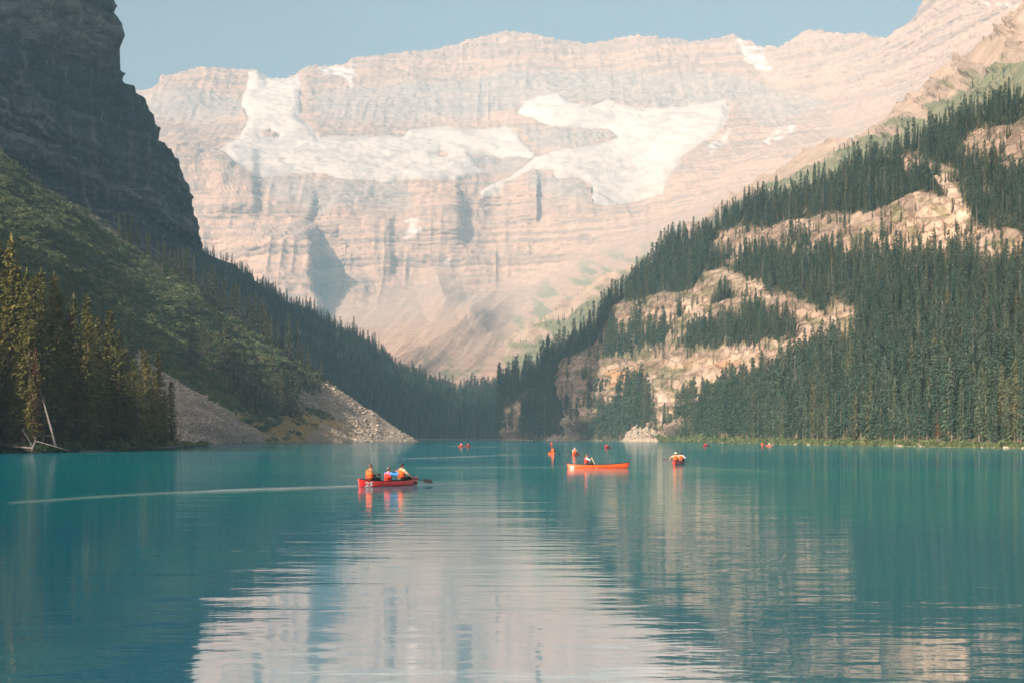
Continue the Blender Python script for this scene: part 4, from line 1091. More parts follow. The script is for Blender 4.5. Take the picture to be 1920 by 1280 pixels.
# ---- shrubs and stones of the green slope
def clump_np(seed, n, leaf):
    r = np.random.default_rng(seed); V, F = [], []
    for _ in range(n):
        a, e = r.uniform(0, 6.28), math.asin(r.uniform(-.1, 1)); q = r.uniform(.55, 1) * (1 + .25 * math.sin(3 * a + seed))
        c = np.array([math.cos(a) * math.cos(e) * q, math.sin(a) * math.cos(e) * q, math.sin(e) * q * .8])
        u = r.normal(0, 1, 3); u /= np.linalg.norm(u); w = np.cross(u, r.normal(0, 1, 3)); w /= np.linalg.norm(w)
        o = len(V); V += [c - u * leaf, c + w * leaf * .5, c + u * leaf, c - w * leaf * .5]; F.append((o, o + 1, o + 2, o + 3))
    return np.array(V), F
SHR = [mesh_py(f"shrub_clump_{i}", *clump_np(i + 3, 280, .17), M_SHRUB) for i in range(4)]
PXf, PYf, Pf, scf, yel = SURF["fan"]
ws = np.clip(1 - 1.2 * scf, 0, 1) * np.clip(1 - yel * 1.1, 0.03, 1) * np.clip(0.3 + 1.4 * sstep(-.45, .25, fbm2((PXf * .55 - PYf * .83) / 26, (PXf + PYf) / 120, 206)), .1, 1) * (PXf > -40)
sp, sx, sy = scatter("fan", ws, 20000, np.random.default_rng(31))
r3 = np.random.default_rng(32)
ss = r3.gamma(3, .33, len(sp)) * np.clip(sp[:, 1] / 900, .75, 1.15) + .35
gn_scatter("shrubs", sp, np.stack([ss, ss * r3.uniform(.7, 1.2, len(sp))], 1), r3.uniform(0, 6.28, len(sp)), r3.integers(0, 4, len(sp)), SHR, "low alder and willow scrub covering the avalanche slope")
def stone_np(seed):
    r = np.random.default_rng(seed)
    b = bmesh.new(); bmesh.ops.create_icosphere(b, subdivisions=1, radius=.5)
    for v in b.verts:
        v.co *= r.uniform(.6, 1.15); v.co.z *= .7
    V = np.array([v.co[:] for v in b.verts]); F = [tuple(v.index for v in f.verts) for f in b.faces]; b.free()
    return V, F
STN = [mesh_py(f"stone_{i}", *stone_np(i), M_STONE) for i in range(4)]
wst = np.clip(scf - .25, 0, 1) * (PXf > -20)
tp, _, _ = scatter("fan", wst, 15000, np.random.default_rng(41))
PXr, PYr, Pr, rkr, coner, _ = SURF["right"]
tp2, _, _ = scatter("right", np.clip(coner - .3, 0, 1), 1500, np.random.default_rng(42))
tp3, _, _ = scatter("right", (np.interp(PXr, [q[0] for q in SURF["right_shore"]], [q[1] for q in SURF["right_shore"]]) - PYr < 2.2) * (0.15 + (fbm2(PXr / 18, 0, 208) > 0.05)) / np.maximum(Pr[..., 1], 100), 900, np.random.default_rng(44))
tp = np.concatenate([tp, tp3, tp2])
ts = np.clip(np.random.default_rng(43).gamma(1.6, .42, len(tp)) + .25, .3, 3.4)
ts[-1500:] *= 1.3
gn_scatter("talus_stones", tp + np.array([0, 0, .05]), np.stack([ts, ts * .9], 1), RNG.uniform(0, 6.28, len(tp)), RNG.integers(0, 4, len(tp)), STN, "loose grey talus stones on the fans by the water")
# waterside grass and bushes of the sunny shore and of the shaded one
ss_y = np.interp(PXr, [s[0] for s in SURF["right_shore"]], [s[1] for s in SURF["right_shore"]]) - PYr
wb = (ss_y > .4) * (ss_y < 6.5) * (PXr > 1240) * 1.0
gp, gx, gy = scatter("right", wb / np.maximum(Pr[..., 1], 100), 1800, np.random.default_rng(51))
gs = (np.random.default_rng(52).gamma(3, .22, len(gp)) + .25) * np.clip(gp[:, 1] / 450, .7, 2.2)
nb_ = []
r4 = np.random.default_rng(53)
for _ in range(420):
    x, y, z = near_ground(r4.uniform(-60, 385), r4.uniform(.3, 5)); nb_.append((x, y, z))
nb_ = np.array(nb_); ns = r4.gamma(3, .2, len(nb_)) + .3
gp = np.concatenate([gp, nb_]); gs = np.concatenate([gs, ns])
gn_scatter("shore_bushes", gp, np.stack([gs, gs * .8], 1), RNG.uniform(0, 6.28, len(gp)), RNG.integers(0, 4, len(gp)), SHR, "grass and low bushes along the lake shores")
# ------------------------------------------------------------------ canoes, paddles and people
M_RED = plain("red_canoe_hull", (0.62, 0.022, 0.020), 0.32, var=0.06, scale=3, coat=0.4)
M_ORANGE = plain("orange_canoe_hull", (0.74, 0.085, 0.008), 0.35, var=0.06, scale=3, coat=0.4)
M_MAROON = plain("dark_red_hull", (0.42, 0.032, 0.030), 0.35, var=0.08, scale=3, coat=0.3)
M_BLACK = plain("black_gunwale", (0.012, 0.012, 0.013), 0.5)
M_INNER = plain("canoe_inside", (0.10, 0.045, 0.035), 0.7)
M_SEAT = plain("canoe_seat", (0.06, 0.05, 0.045), 0.7)
M_WHITE = plain("white_decal", (0.82, 0.82, 0.80), 0.5, var=0.03)
M_WOOD = plain("pale_paddle_wood", (0.62, 0.48, 0.27), 0.5, scale=8)
M_VEST = plain("orange_vest_cloth", (0.66, 0.085, 0.008), 0.85, var=0.1)
M_VESTR = plain("red_vest_cloth", (0.55, 0.026, 0.012), 0.85, var=0.1)
M_STRAP = plain("black_webbing", (0.015, 0.013, 0.013), 0.8)
M_SKIN = plain("tanned_skin", (0.42, 0.22, 0.135), 0.55, var=0.06)
M_SKIND = plain("brown_skin", (0.16, 0.075, 0.045), 0.55, var=0.06)
M_HAIR = plain("black_hair", (0.012, 0.010, 0.009), 0.6)
M_HAIRB = plain("brown_hair", (0.055, 0.025, 0.012), 0.6)
M_CAP = plain("grey_cap_cloth", (0.085, 0.09, 0.10), 0.9)
M_SUNHAT = plain("white_hat_cloth", (0.58, 0.55, 0.49), 0.9)
M_GREEN = plain("dark_green_jacket", (0.022, 0.04, 0.042), 0.9, var=0.25)
M_BLUE = plain("blue_shirt_cloth", (0.03, 0.20, 0.62), 0.9)
M_PALE = plain("pale_sleeve_cloth", (0.46, 0.46, 0.47), 0.9)
M_BEIGE = plain("beige_shirt_cloth", (0.46, 0.38, 0.26), 0.9)
M_DARKT = plain("dark_trousers", (0.02, 0.025, 0.03), 0.9)
M_BAG = plain("pale_grey_bag", (0.55, 0.55, 0.52), 0.7)
M_EYE = plain("dark_eye", (0.01, 0.01, 0.01), 0.2)

def canoe_section(x, L, B, n=9):
    """points from one gunwale under the keel to the other, for station x along the boat (bow at +L/2)"""
    t = 2 * x / L
    b = B / 2 * max(1 - abs(t) ** 2.3, 0.0) ** 0.78 + 0.012
    sheer = 0.26 + 0.15 * abs(t) ** 2.6
    keel = -0.11 + 0.10 * abs(t) ** 5
    pts = []
    for k in range(-n, n + 1):
        a = k / n                                                     # -1 right gunwale, 0 keel, +1 left gunwale
        y = b * math.copysign(abs(math.sin(a * math.pi / 2)) ** 0.62, a)
        z = keel + (sheer - keel) * (1 - math.cos(a * math.pi / 2) ** 1.15)
        pts.append((x - 0.10 * (1 - (z - keel) / (sheer - keel)) * abs(t) ** 6 * (1 if t > 0 else -1), y, z))
    return pts

def canoe_meshes(L, B, nm, hullm):
    n, st = 9, 40
    xs = [L / 2 * math.copysign(abs(u) ** 0.9, u) for u in np.linspace(-1, 1, st)]
    outer = [canoe_section(x, L, B) for x in xs]
    inner = [[(p[0], p[1] * (1 - 0.02 / max(abs(q[0][1]), .03)), p[2] + (0.02 if -n < k - n < n else 0)) for k, p in enumerate(q)] for q in outer]
    m = 2 * n + 1
    V = [p for q in outer for p in q]; off = len(V)
    F = [(i * m + k, (i + 1) * m + k, (i + 1) * m + k + 1, i * m + k + 1) for i in range(st - 1) for k in range(m - 1)]
    F += [tuple(k for k in range(m)), tuple((st - 1) * m + k for k in reversed(range(m)))]
    hull = mesh_py(nm + "_hull", V, F, hullm, True)
    Vi = [p for q in inner for p in q]
    Fi = [(i * m + k, i * m + k + 1, (i + 1) * m + k + 1, (i + 1) * m + k) for i in range(1, st - 2) for k in range(m - 1)]
    lining = mesh_py(nm + "_lining", Vi, Fi, M_INNER, True)
    g = [tube_np([q[e] for q in outer], [0.019] * st, 6) for e in (0, -1)]
    gun = [mesh_py(nm + "_gunwale", *t, M_BLACK, True) for t in g]
    decks = []
    for sgn in (1, -1):
        ids = [i for i, x in enumerate(xs) if sgn * x > L * 0.44]
        q = [(outer[i][0], outer[i][-1]) for i in ids]
        V = [tuple(np.array(p) + (0, 0, .012)) for pr in q for p in pr]; F = [(2 * i, 2 * i + 1, 2 * i + 3, 2 * i + 2) for i in range(len(ids) - 1)]
        V += [tuple(np.array(p) + (0, 0, -.012)) for pr in q for p in pr]; F += [tuple(j + 2 * len(ids) for j in reversed(f)) for f in F]
        decks.append(mesh_py(nm + "_deck", V, F, hullm))
    return hull, lining, gun, decks

def box_np(c, s):
    V = np.array([(x, y, z) for x in (-.5, .5) for y in (-.5, .5) for z in (-.5, .5)]) * np.array(s) + np.array(c)
    return V, [(0, 1, 3, 2), (4, 6, 7, 5), (0, 4, 5, 1), (2, 3, 7, 6), (0, 2, 6, 4), (1, 5, 7, 3)]

def hull_y(x, z, L, B):
    """how far out the hull is at height z"""
    s = canoe_section(x, L, B, 24)[24:]
    return float(np.interp(z, [p[2] for p in s], [p[1] for p in s]))

def canoe(nm, label, loc, yaw, hullm, L=5.0, B=0.88, seats=(-1.42, 1.45), pitch=0.0, digits=None, group="canoes on the lake", meshes=None):
    hull, lining, gun, decks = meshes or canoe_meshes(L, B, nm, hullm)
    t = thing("canoe", label, "canoe", loc, (0, -pitch, yaw), group)
    link("hull", hull, t); link("lining", lining, t)
    for g in gun: link("gunwale", g, t)
    for d in decks: link("end_deck", d, t)
    for x in seats:
        w = hull_y(x, 0.185, L, B) * 2 - 0.05
        link("seat", mesh_py("canoe_seat", *box_np((x, 0, 0.185), (0.26, w, 0.03)), M_SEAT), t)
    w = hull_y(0.35, 0.235, L, B) * 2 - 0.02
    link("thwart", mesh_py("thwart", *box_np((0.4, 0, 0.235), (0.07, w, 0.025)), M_SEAT), t)
    if digits:
        txt, x0, hgt, side, wd = digits
        cu = bpy.data.curves.new("digits", 'FONT'); cu.body = txt; cu.size = 1.0; cu.offset = 0.022; cu.resolution_u = 3; cu.space_character = 0.95
        to = bpy.data.objects.new("digits", cu); COL.objects.link(to)
        dg = bpy.context.evaluated_depsgraph_get()
        me = bpy.data.meshes.new_from_object(to.evaluated_get(dg)); bpy.data.objects.remove(to)
        bm = bmesh.new(); bm.from_mesh(me)
        bmesh.ops.triangulate(bm, faces=bm.faces[:]); bmesh.ops.subdivide_edges(bm, edges=bm.edges[:], cuts=2, use_grid_fill=True); bm.to_mesh(me); bm.free()
        c = np.empty(len(me.vertices) * 3, np.float32); me.vertices.foreach_get("co", c); c = c.reshape(-1, 3)
        c[:, 0] = (c[:, 0] - c[:, 0].min()) / np.ptp(c[:, 0]); c[:, 1] = (c[:, 1] - c[:, 1].min()) / np.ptp(c[:, 1])
        Q = []
        for u, v, _ in c:
            z = 0.015 + hgt * v
            x = x0 + (wd * u if side < 0 else -wd * u) + 0.0
            Q.append((x, side * (hull_y(x, z, L, B) + 0.006), z))
        me.vertices.foreach_set("co", np.array(Q, np.float32).ravel())
        me.materials.clear(); me.materials.append(M_WHITE); me.update()
        link("number", me, t)
    return t

def sphere_pts(c, r, n=10):
    r = np.array(r if hasattr(r, '__len__') else (r, r, r), float)
    P = [(math.sin(a) * math.cos(b), math.sin(a) * math.sin(b), math.cos(a)) for a in np.linspace(0, math.pi, n // 2 + 2) for b in np.linspace(0, 2 * math.pi, n, endpoint=False)]
    return np.array(P) * r + np.array(c, float)

def blob(name, prims, voxel, mat):
    """one continuous skin over a set of overlapping tapered limbs"""
    bm = bmesh.new()
    for P in prims:
        P = np.unique(np.round(P, 5), axis=0)
        vs = [bm.verts.new(p) for p in P]
        r = bmesh.ops.convex_hull(bm, input=vs)
        bmesh.ops.delete(bm, geom=list({g for k in ("geom_interior", "geom_unused") for g in r[k] if isinstance(g, bmesh.types.BMVert)}), context='VERTS')
    me = bpy.data.meshes.new(name); bm.to_mesh(me); bm.free()
    o = bpy.data.objects.new(name, me); COL.objects.link(o)
    md = o.modifiers.new("skin", 'REMESH'); md.mode = 'VOXEL'; md.voxel_size = voxel; md.use_smooth_shade = True
    sm = o.modifiers.new("soft", 'SMOOTH'); sm.iterations = 2; sm.factor = 0.4
    out = bpy.data.meshes.new_from_object(o.evaluated_get(bpy.context.evaluated_depsgraph_get()))
    bpy.data.objects.remove(o); bpy.data.meshes.remove(me)
    out.materials.clear(); out.materials.append(mat); out.name = name
    return out

def limb(a, b, ra, rb): return np.concatenate([sphere_pts(a, ra), sphere_pts(b, rb)])
def lerp(a, b, t): return tuple(np.array(a) + (np.array(b) - np.array(a)) * t)

def elbow(S, Hd, out, l1=.29, l2=.27):
    S, Hd = np.array(S), np.array(Hd); d = np.linalg.norm(Hd - S); d = min(d, l1 + l2 - 0.01)
    k = (l1 * l1 - l2 * l2 + d * d) / (2 * d); h = math.sqrt(max(l1 * l1 - k * k, 0))
    ax = (Hd - S) / np.linalg.norm(Hd - S)
    o = np.array(out, float); o -= ax * o.dot(ax); o /= np.linalg.norm(o) + 1e-9
    return tuple(S + ax * k + o * h), tuple(S + ax * d)

def person(label, loc, yaw, hands, top, vest, legs, hair, hat=None, skin=None, sleeve=1.0, sleeve_m=None, lean=0.05, turn=0.0, voxel=.013, scale=1.08, fingers=True, detail=True, long_hair=False, head_tilt=0.0, group="paddlers on the lake"):
    """someone seated facing +x; hands = (right, left) targets in the seat's own metres"""
    skin = skin or M_SKIN
    t = thing("person", label, "person", loc, (0, 0, yaw), group, scale)
    def L(z, y=0.0, x=0.0): return (x + lean * z / 0.6 + lean * 0.6 * max(z - .3, 0), y, z)
    pelvis, waist, chest, neck = L(.10), L(.24), L(.42), L(.56)
    head = (L(.70)[0] + .02 + head_tilt * .05, 0, .715 - abs(head_tilt) * .02)
    sh = [L(.515, -.185), L(.515, .185)]
    hip = [(.02, -.10, .09), (.02, .10, .09)]; knee = [(.44, -.15, .17), (.44, .15, .17)]; ank = [(.74, -.12, -.04), (.74, .12, -.04)]
    body, shirt = [], []
    hd = np.array(head)
    body += [sphere_pts(hd + (0, 0, .02), (.096, .076, .105), 14), sphere_pts(hd + (.022, 0, -.055), (.066, .056, .062), 12), limb(neck, hd + (-.005, 0, -.05), .056, .052),
             limb(hd + (.092, 0, .005), hd + (.108, 0, -.022), .010, .015), sphere_pts(hd + (-.005, .077, -.005), (.022, .012, .032), 8), sphere_pts(hd + (-.005, -.077, -.005), (.022, .012, .032), 8),
             limb(hd + (.082, -.018, -.062), hd + (.082, .018, -.062), .012, .012)]
    body += [np.concatenate([sphere_pts(pelvis, (.11, .15, .10)), sphere_pts(waist, (.095, .13, .09))]), np.concatenate([sphere_pts(waist, (.095, .13, .09)), sphere_pts(chest, (.105, .155, .11))]),
             np.concatenate([sphere_pts(chest, (.105, .155, .11)), sphere_pts(sh[0], .06), sphere_pts(sh[1], .06), sphere_pts(neck, .06)])]
    for s in (0, 1):
        body += [limb(hip[s], knee[s], .085, .058), limb(knee[s], ank[s], .056, .038), limb(ank[s], np.array(ank[s]) + (.16, 0, -.02), .042, .032)]
        out = (-.25, -1 if s == 0 else 1, -.55)
        e, hnd = elbow(sh[s], hands[s], out)
        body += [limb(sh[s], e, .055, .042), limb(e, hnd, .042, .030)]
        ax = np.array(hnd) - np.array(e); ax /= np.linalg.norm(ax)
        sd = np.cross(ax, (0, 0, 1.0)); sd /= np.linalg.norm(sd) + 1e-9; up = np.cross(sd, ax)
        palm = np.array(hnd) + ax * .045
        body.append(np.concatenate([sphere_pts(np.array(hnd), .026, 8), sphere_pts(palm + sd * .026, .017, 8), sphere_pts(palm - sd * .026, .017, 8), sphere_pts(palm + ax * .02, .02, 8)]))
        if fingers:
            for k, (w, ln) in enumerate(((.030, .058), (.010, .070), (-.010, .066), (-.030, .050))):
                b0 = palm + sd * w + ax * .018; b1 = b0 + ax * ln * .5 - up * .012; b2 = b1 - up * ln * .5 - ax * .006
                body += [limb(b0, b1, .0098, .0092), limb(b1, b2, .0092, .0085)]
            th0 = np.array(hnd) + ax * .018 + sd * .026 * (1 if s == 0 else -1); th1 = th0 + sd * .024 * (1 if s == 0 else -1) + ax * .028 - up * .014
            body += [limb(th0, th1, .0125, .011), limb(th1, th1 + ax * .016 - up * .026, .011, .0095)]
        end = lerp(sh[s], e, sleeve / .5) if sleeve < .5 else lerp(e, hnd, (sleeve - .5) / .5 * .93)
        if sleeve >= .5: shirt += [limb(sh[s], e, .074, .056), limb(e, end, .056, .044)]
        else: shirt += [limb(sh[s], end, .074, .064)]
    shirt += [np.concatenate([sphere_pts(pelvis, (.122, .163, .10)), sphere_pts(waist, (.108, .143, .09))]), np.concatenate([sphere_pts(waist, (.108, .143, .09)), sphere_pts(chest, (.118, .168, .11))]),
              np.concatenate([sphere_pts(chest, (.118, .168, .11)), sphere_pts(sh[0], .073), sphere_pts(sh[1], .073), sphere_pts(np.array(neck) - (0, 0, .01), .066)])]
    link("body", blob("person_body", body, min(voxel, .0085) if fingers else voxel, skin), t)
    link("shirt", blob("shirt", shirt, voxel, sleeve_m or top), t)
    tr = [limb(hip[s], knee[s], .101, .072) for s in (0, 1)] + [limb(knee[s], ank[s], .070, .052) for s in (0, 1)] + [sphere_pts((.0, 0, .075), (.135, .172, .09), 12)]
    link("trousers", blob("trousers", tr, voxel, legs), t)
    sho = [limb(np.array(ank[s]) + (-.02, 0, -.02), np.array(ank[s]) + (.17, 0, -.035), .052, .042) for s in (0, 1)]
    link("shoes", blob("shoes", sho, voxel, M_STRAP), t)
    if vest:
        v = []
        for z0, z1, k in ((.14, .30, 1.0), (.30, .50, 1.03)):
            a, b = L(z0), L(z1)
            v.append(np.concatenate([sphere_pts(np.array(a) + (0, 0, .03), (.150 * k, .195 * k, .05), 14), sphere_pts(np.array(b) - (0, 0, .02), (.158 * k, .200 * k, .06), 14)]))
        for s in (-1, 1):
            v.append(np.concatenate([sphere_pts(L(.48, s * .10, .05), (.10, .055, .04)), sphere_pts(L(.575, s * .105, -.01), (.085, .05, .03)), sphere_pts(L(.48, s * .10, -.07), (.08, .055, .04))]))
        vo = link("life_vest", blob("life_vest", v, voxel, vest), t)
        if detail:
            for z in (.20, .31):
                c = np.array(L(z)); n = 22
                pts = [c + (math.cos(q) * .166, math.sin(q) * .211, 0) for q in np.linspace(0, 2 * math.pi, n)]
                link("strap", mesh_py("vest_strap", *tube_np(pts, [.013] * n, 5), M_STRAP, True), vo)
            c = np.array(L(.40)); pts = [np.array(L(z, 0, -.168 - .004)) for z in (.16, .24, .33)]
            link("strap", mesh_py("vest_strap", *tube_np(pts, [.011] * 3, 5), M_STRAP, True), vo)
    hp = [sphere_pts(hd + (-.012, 0, .038), (.102, .084, .098), 14)]
    if long_hair: hp += [limb(hd + (-.06, 0, .0), hd + (-.10, 0, -.20), .065, .04)]
    else: hp += [sphere_pts(hd + (-.035, 0, -.01), (.075, .074, .06), 12)]
    if hat == "none": pass
    if hat == "cap":
        hc = [sphere_pts(hd + (-.008, 0, .052), (.108, .092, .085), 14)]; brim = [np.concatenate([sphere_pts(hd + (.07, 0, .05), (.02, .07, .008)), sphere_pts(hd + (.165, 0, .04), (.02, .05, .008))])]
        hb = blob("cap", hc + brim, .011, M_CAP); link("cap", hb, t)
        link("hair", blob("hair", [sphere_pts(hd + (-.035, 0, -.005), (.075, .076, .06), 12)], .012, hair), t)
    elif hat == "sun":
        hc = [sphere_pts(hd + (-.005, 0, .065), (.108, .094, .08), 14), sphere_pts(hd + (0, 0, .055), (.185, .17, .014), 18)]
        link("sun_hat", blob("sun_hat", hc, .010, M_SUNHAT), t)
        link("hair", blob("hair", [sphere_pts(hd + (-.035, 0, -.005), (.075, .076, .06), 12)], .012, hair), t)
    else:
        # hair leaves the face free
        link("hair", blob("hair", [np.array([p for p in q if p[0] < hd[0] + .062 or p[2] > hd[2] + .085]) for q in hp], .011, hair), t)
    if detail:
        for s in (-1, 1): link("eye", mesh_py("eye", *tube_np([hd + (.082, s * .030, .022), hd + (.095, s * .030, .022)], [.011, .009], 6), M_EYE), t)
    return t

def paddle(label, grip, tip, blade_len=.50, blade_w=.20, shaft_m=None, blade_m=None, roll=0.0, group="paddles on the lake"):
    g, p = Vector(grip), Vector(tip)
    d = (p - g).normalized(); Ltot = (p - g).length
    t = thing("paddle", label, "paddle", g, (0, 0, 0), group)
    t.rotation_mode = 'QUATERNION'; t.rotation_quaternion = d.to_track_quat('X', 'Z') @ Euler((roll, 0, 0)).to_quaternion()
    s = Ltot - blade_len
    link("shaft", mesh_py("paddle_shaft", *tube_np([(0, 0, 0), (s * .5, 0, 0), (s + .04, 0, 0)], [.016, .016, .015], 8), shaft_m or M_BLACK, True), t)
    n = 9; V, F = [], []
    for i in range(n):
        u = i / (n - 1); w = blade_w / 2 * min(1, .22 + 2.4 * u) * (1 if u < .85 else math.sqrt(max(0, 1 - ((u - .85) / .17) ** 2)))
        th = .010 * (1 - .6 * u)
        V += [(s + u * blade_len, -w, 0), (s + u * blade_len, 0, th), (s + u * blade_len, w, 0), (s + u * blade_len, 0, -th)]
    for i in range(n - 1):
        for k in range(4): F.append((4 * i + k, 4 * i + (k + 1) % 4, 4 * i + 4 + (k + 1) % 4, 4 * i + 4 + k))
    F += [(0, 1, 2, 3), (4 * n - 1, 4 * n - 2, 4 * n - 3, 4 * n - 4)]
    link("blade", mesh_py("paddle_blade", V, F, blade_m or M_BLACK), t)
    link("grip", mesh_py("paddle_grip", *tube_np([(0, -.05, 0), (0, 0, .0), (0, .05, 0)], [.014, .02, .014], 8), shaft_m or M_BLACK, True), t)
    return t

def at(boat_loc, yaw, x, y=0.0, z=0.0):
    c, s = math.cos(yaw), math.sin(yaw)
    return (boat_loc[0] + c * x - s * y, boat_loc[1] + s * x + c * y, boat_loc[2] + z)

SZ = 0.21
# the red boat with three people, number 25
b1, y1 = (-6.22, 78.9, 0.0), R(53)
canoe("red_canoe", "glossy red canoe numbered 25 with three people aboard", b1, y1, M_RED, L=4.55, B=0.90, seats=(-1.42, -.12, .98), digits=("25", -1.95, .235, -1, .44))
person("person in orange life vest and dark green jacket at the stern of the red canoe", at(b1, y1, -1.42, .04, SZ), y1 - .1, ((.42, -.30, .36), (.40, -.02, .30)), M_GREEN, M_VEST, M_DARKT, M_HAIRB, None, M_SKIN, lean=.06)
person("person in grey cap and blue shirt holding up a camera in the red canoe", at(b1, y1, -.12, -.03, .05), y1 - .06, ((.38, -.26, .63), (.40, -.08, .64)), M_BLUE, M_VESTR, M_DARKT, M_HAIR, "cap", M_SKIN, sleeve=.95, lean=.05)
person("black-haired person in orange life vest and beige sleeves in the red canoe's bow", at(b1, y1, .93, .0, SZ), y1 - .12, ((.46, -.26, .20), (.44, .02, .16)), M_BEIGE, M_VEST, M_DARKT, M_HAIR, None, M_SKIN, sleeve=.34, lean=.04)
hs = Vector(at(b1, y1, -1.42, .04, SZ)); 
g1 = at(b1, y1, -1.42 + .42, -.29, SZ + .42)
paddle("black paddle held upright against the red canoe by its stern paddler", g1, at(b1, y1, -1.42 + .50, -.56, -.45), .50, .20, roll=R(90))
g3 = at(b1, y1, .93 + .40, .02, SZ + .22)
paddle("black broad-bladed paddle held out past the bow of the red canoe", g3, at(b1, y1, 2.3, -.95, .16), .52, .22, roll=R(60))
cm = thing("camera", "small dark camera in the raised hands of the person in the grey cap", "camera", at(b1, y1, -.12 + .46, -.24, SZ - .16 + .74), (0, 0, y1 - .2))
link("body", mesh_py("camera_body", *box_np((0, 0, 0), (.05, .13, .08)), M_BLACK), cm)
link("lens", mesh_py("camera_lens", *tube_np([(.02, 0, 0), (.07, 0, 0), (.09, 0, 0)], [.033, .033, .028], 10), M_BLACK, True), cm)
bag = thing("bag", "pale grey bag lying in the bow of the red canoe", "bag", at(b1, y1, 1.58, -.05, .16), (0, 0, y1))
link("sack", blob("bag_sack", [limb((-.16, 0, .10), (.16, .02, .12), .12, .10), limb((.10, 0, .15), (.24, .05, .18), .06, .05)], .014, M_BAG), bag)
link("strap", mesh_py("bag_strap", *tube_np([(-.14, 0, .2), (0, .02, .29), (.14, .02, .21)], [.012] * 3, 5), M_STRAP, True), bag)

# the orange boat, number 41
b2, y2 = (6.96, 126.0, 0.02), R(2.5)
canoe("orange_canoe", "long orange canoe numbered 41 with its bow raised and one person paddling", b2, y2, M_ORANGE, L=5.08, B=0.86, seats=(-1.0, 1.45), pitch=R(1.2), digits=("41", -2.30, .225, -1, .30))
person("brown-haired person in red life vest raising a pale paddle in the orange canoe", at(b2, y2, -1.0, 0, SZ), y2, ((.42, -.17, .50), (.42, -.16, .10)), M_PALE, M_VESTR, M_DARKT, M_HAIRB, None, M_SKIN, sleeve=.5, lean=.03, long_hair=True, voxel=.014)
paddle("pale wooden paddle dipped beside the orange canoe", at(b2, y2, -1.0 + .43, -.20, SZ + .60), at(b2, y2, -1.0 + 1.02, -.56, -.42), .48, .19, shaft_m=M_WOOD, blade_m=M_MAROON, roll=R(80))

# the boat seen from its stern on the right
b3, y3 = (15.35, 144.5, 0.0), R(76)
canoe("dark_red_canoe", "dark red canoe seen from its stern with two people, nearest the sunny shore", b3, y3, M_MAROON, L=4.9, B=0.92, seats=(-1.55, 1.3))
person("person in white sun hat and orange vest at the dark red canoe's stern", at(b3, y3, -1.55, .02, SZ), y3 + .1, ((.30, -.18, .30), (.10, .52, .26)), M_BEIGE, M_VEST, M_DARKT, M_HAIRB, "sun", M_SKIN, sleeve=.3, voxel=.014)
person("dark-haired person in orange vest and white shirt in the dark red canoe's bow", at(b3, y3, 1.3, -.05, SZ), y3 - .1, ((.35, -.28, .25), (.38, .12, .22)), M_PALE, M_VEST, M_DARKT, M_HAIR, None, M_SKIND, sleeve=.6, voxel=.014)
paddle("black paddle lifted out to the side of the dark red canoe", at(b3, y3, -1.35, -.02, SZ + .36), at(b3, y3, -1.1, 1.28, .40), .45, .19, roll=R(80))

# the far boats
far_mesh = {M_ORANGE: canoe_meshes(5.0, .88, "far_orange_canoe", M_ORANGE), M_RED: canoe_meshes(5.0, .88, "far_red_canoe", M_RED)}
def far_boat(px, py, yaw, hullm, label, crew, pad=None):
    w = on_water(px, py); b = (w.x, w.y, 0.0); yw = R(yaw)
    canoe("canoe", label, b, yw, hullm, seats=(-1.55, 1.4), meshes=far_mesh[hullm])
    for x, lab, top, vest, hair, hat, sk in crew:
        person(lab, at(b, yw, x, 0, SZ), yw, ((.42, -.30, .22), (.34, .16, .46)) if pad != "left" else ((.34, -.16, .46), (.42, .30, .22)), top, vest, M_DARKT, hair, hat, sk, voxel=.022, fingers=False, detail=False, scale=1.05)
        if pad:
            sd = 1 if pad == "left" else -1
            paddle("dark paddle of the " + label.split(" with ")[0], at(b, yw, x + .36, -sd * .10, SZ + .52), at(b, yw, x + .62, sd * 1.25, .02), .45, .19, roll=R(80)); pad = pad if pad == "left" else pad
far_boat(1034, 851, 97, M_ORANGE, "end-on orange canoe with one bareheaded paddler, left of the canoe numbered 41", [(-1.5, "person in orange life vest and dark top paddling the end-on orange canoe", M_GREEN, M_VEST, M_HAIRB, None, M_SKIN)], "right")
far_boat(1034.5, 833.4, 85, M_RED, "far canoe right above the end-on orange canoe", [(-1.0, "far person in a wide pale hat above the end-on orange canoe", M_VEST, M_VEST, M_HAIRB, "sun", M_SKIN)])
far_boat(1080, 853, 80, M_ORANGE, "end-on orange canoe with a white-hatted paddler behind the canoe numbered 41", [(-1.5, "person in a white sun hat and pale sleeves reaching a paddle out to the left", M_PALE, M_VEST, M_HAIRB, "sun", M_SKIN)], "left")
far_boat(1140, 839.6, 70, M_RED, "far red canoe with one paddler in front of the rock wall's shaded corner", [(-1.2, "far person in a red vest paddling before the rock wall's shaded corner", M_GREEN, M_VESTR, M_HAIR, None, M_SKIN)], "right")
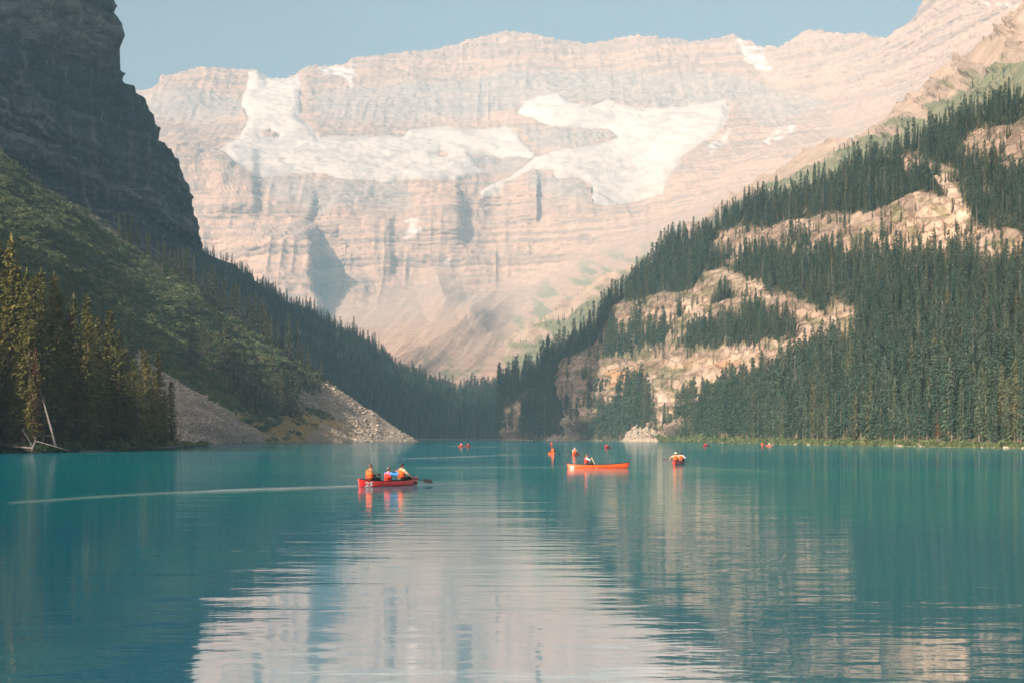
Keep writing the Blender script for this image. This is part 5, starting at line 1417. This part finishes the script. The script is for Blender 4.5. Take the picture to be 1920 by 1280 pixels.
far_boat(871, 837, 48, M_ORANGE, "far orange canoe with two paddlers in the middle of the lake beyond the talus tip", [(-1.45, "far person in pale hat, left one of the pair beyond the talus tip", M_PALE, M_VEST, M_HAIRB, "sun", M_SKIN), (1.3, "far person in a red vest, right of the pair beyond the talus tip", M_GREEN, M_VESTR, M_HAIR, None, M_SKIN)], "right")
far_boat(1325, 836, 60, M_RED, "tiny red canoe with one paddler near the sunny shore, left of two others", [(-1.0, "tiny person in a bright red vest near the sunny shore", M_VESTR, M_VESTR, M_HAIR, None, M_SKIN)])
far_boat(1430, 835, 78, M_ORANGE, "tiny orange canoe close under the woods of the sunny shore", [(-.9, "tiny person in orange close under the woods of the sunny shore", M_VEST, M_VEST, M_HAIRB, None, M_SKIN)])
far_boat(1441, 835.6, 100, M_ORANGE, "tiny canoe with a white-clad paddler close under the woods of the sunny shore", [(-.9, "tiny person in white close under the woods of the sunny shore", M_PALE, None, M_HAIRB, "sun", M_SKIN)])
# ------------------------------------------------------------------ the air
def haze():
    lo, hi = np.full(3, 1e9), np.full(3, -1e9)
    for o in SC.objects:
        if o.type == 'MESH' and o.get("kind") in ("structure",):
            a = np.empty(len(o.data.vertices) * 3, np.float32); o.data.vertices.foreach_get("co", a); a = a.reshape(-1, 3)
            lo, hi = np.minimum(lo, a.min(0)), np.maximum(hi, a.max(0))
    lo -= (60, 60, 0); hi += (60, 60, 25); lo[2] = -1.5
    V = np.array([[x, y, z] for x in (lo[0], hi[0]) for y in (lo[1], hi[1]) for z in (lo[2], hi[2])])
    F = np.array([[0, 1, 3, 2], [4, 6, 7, 5], [0, 4, 5, 1], [2, 3, 7, 6], [0, 2, 6, 4], [1, 5, 7, 3]])
    m = bpy.data.materials.new("morning_haze"); m.use_nodes = True
    t = m.node_tree; t.nodes.clear()
    v = t.nodes.new("ShaderNodeVolumePrincipled"); o = t.nodes.new("ShaderNodeOutputMaterial")
    v.inputs["Color"].default_value = (*HAZE_COLOR, 1); v.inputs["Density"].default_value = HAZE_DENSITY; v.inputs["Anisotropy"].default_value = 0.0
    v.inputs["Density Attribute"].default_value = ""
    t.links.new(v.outputs[0], o.inputs["Volume"])
    link("haze", mesh_np("haze", V, F, m, smooth=False), kind="stuff", label="thin bluish morning haze filling the valley air")
haze()
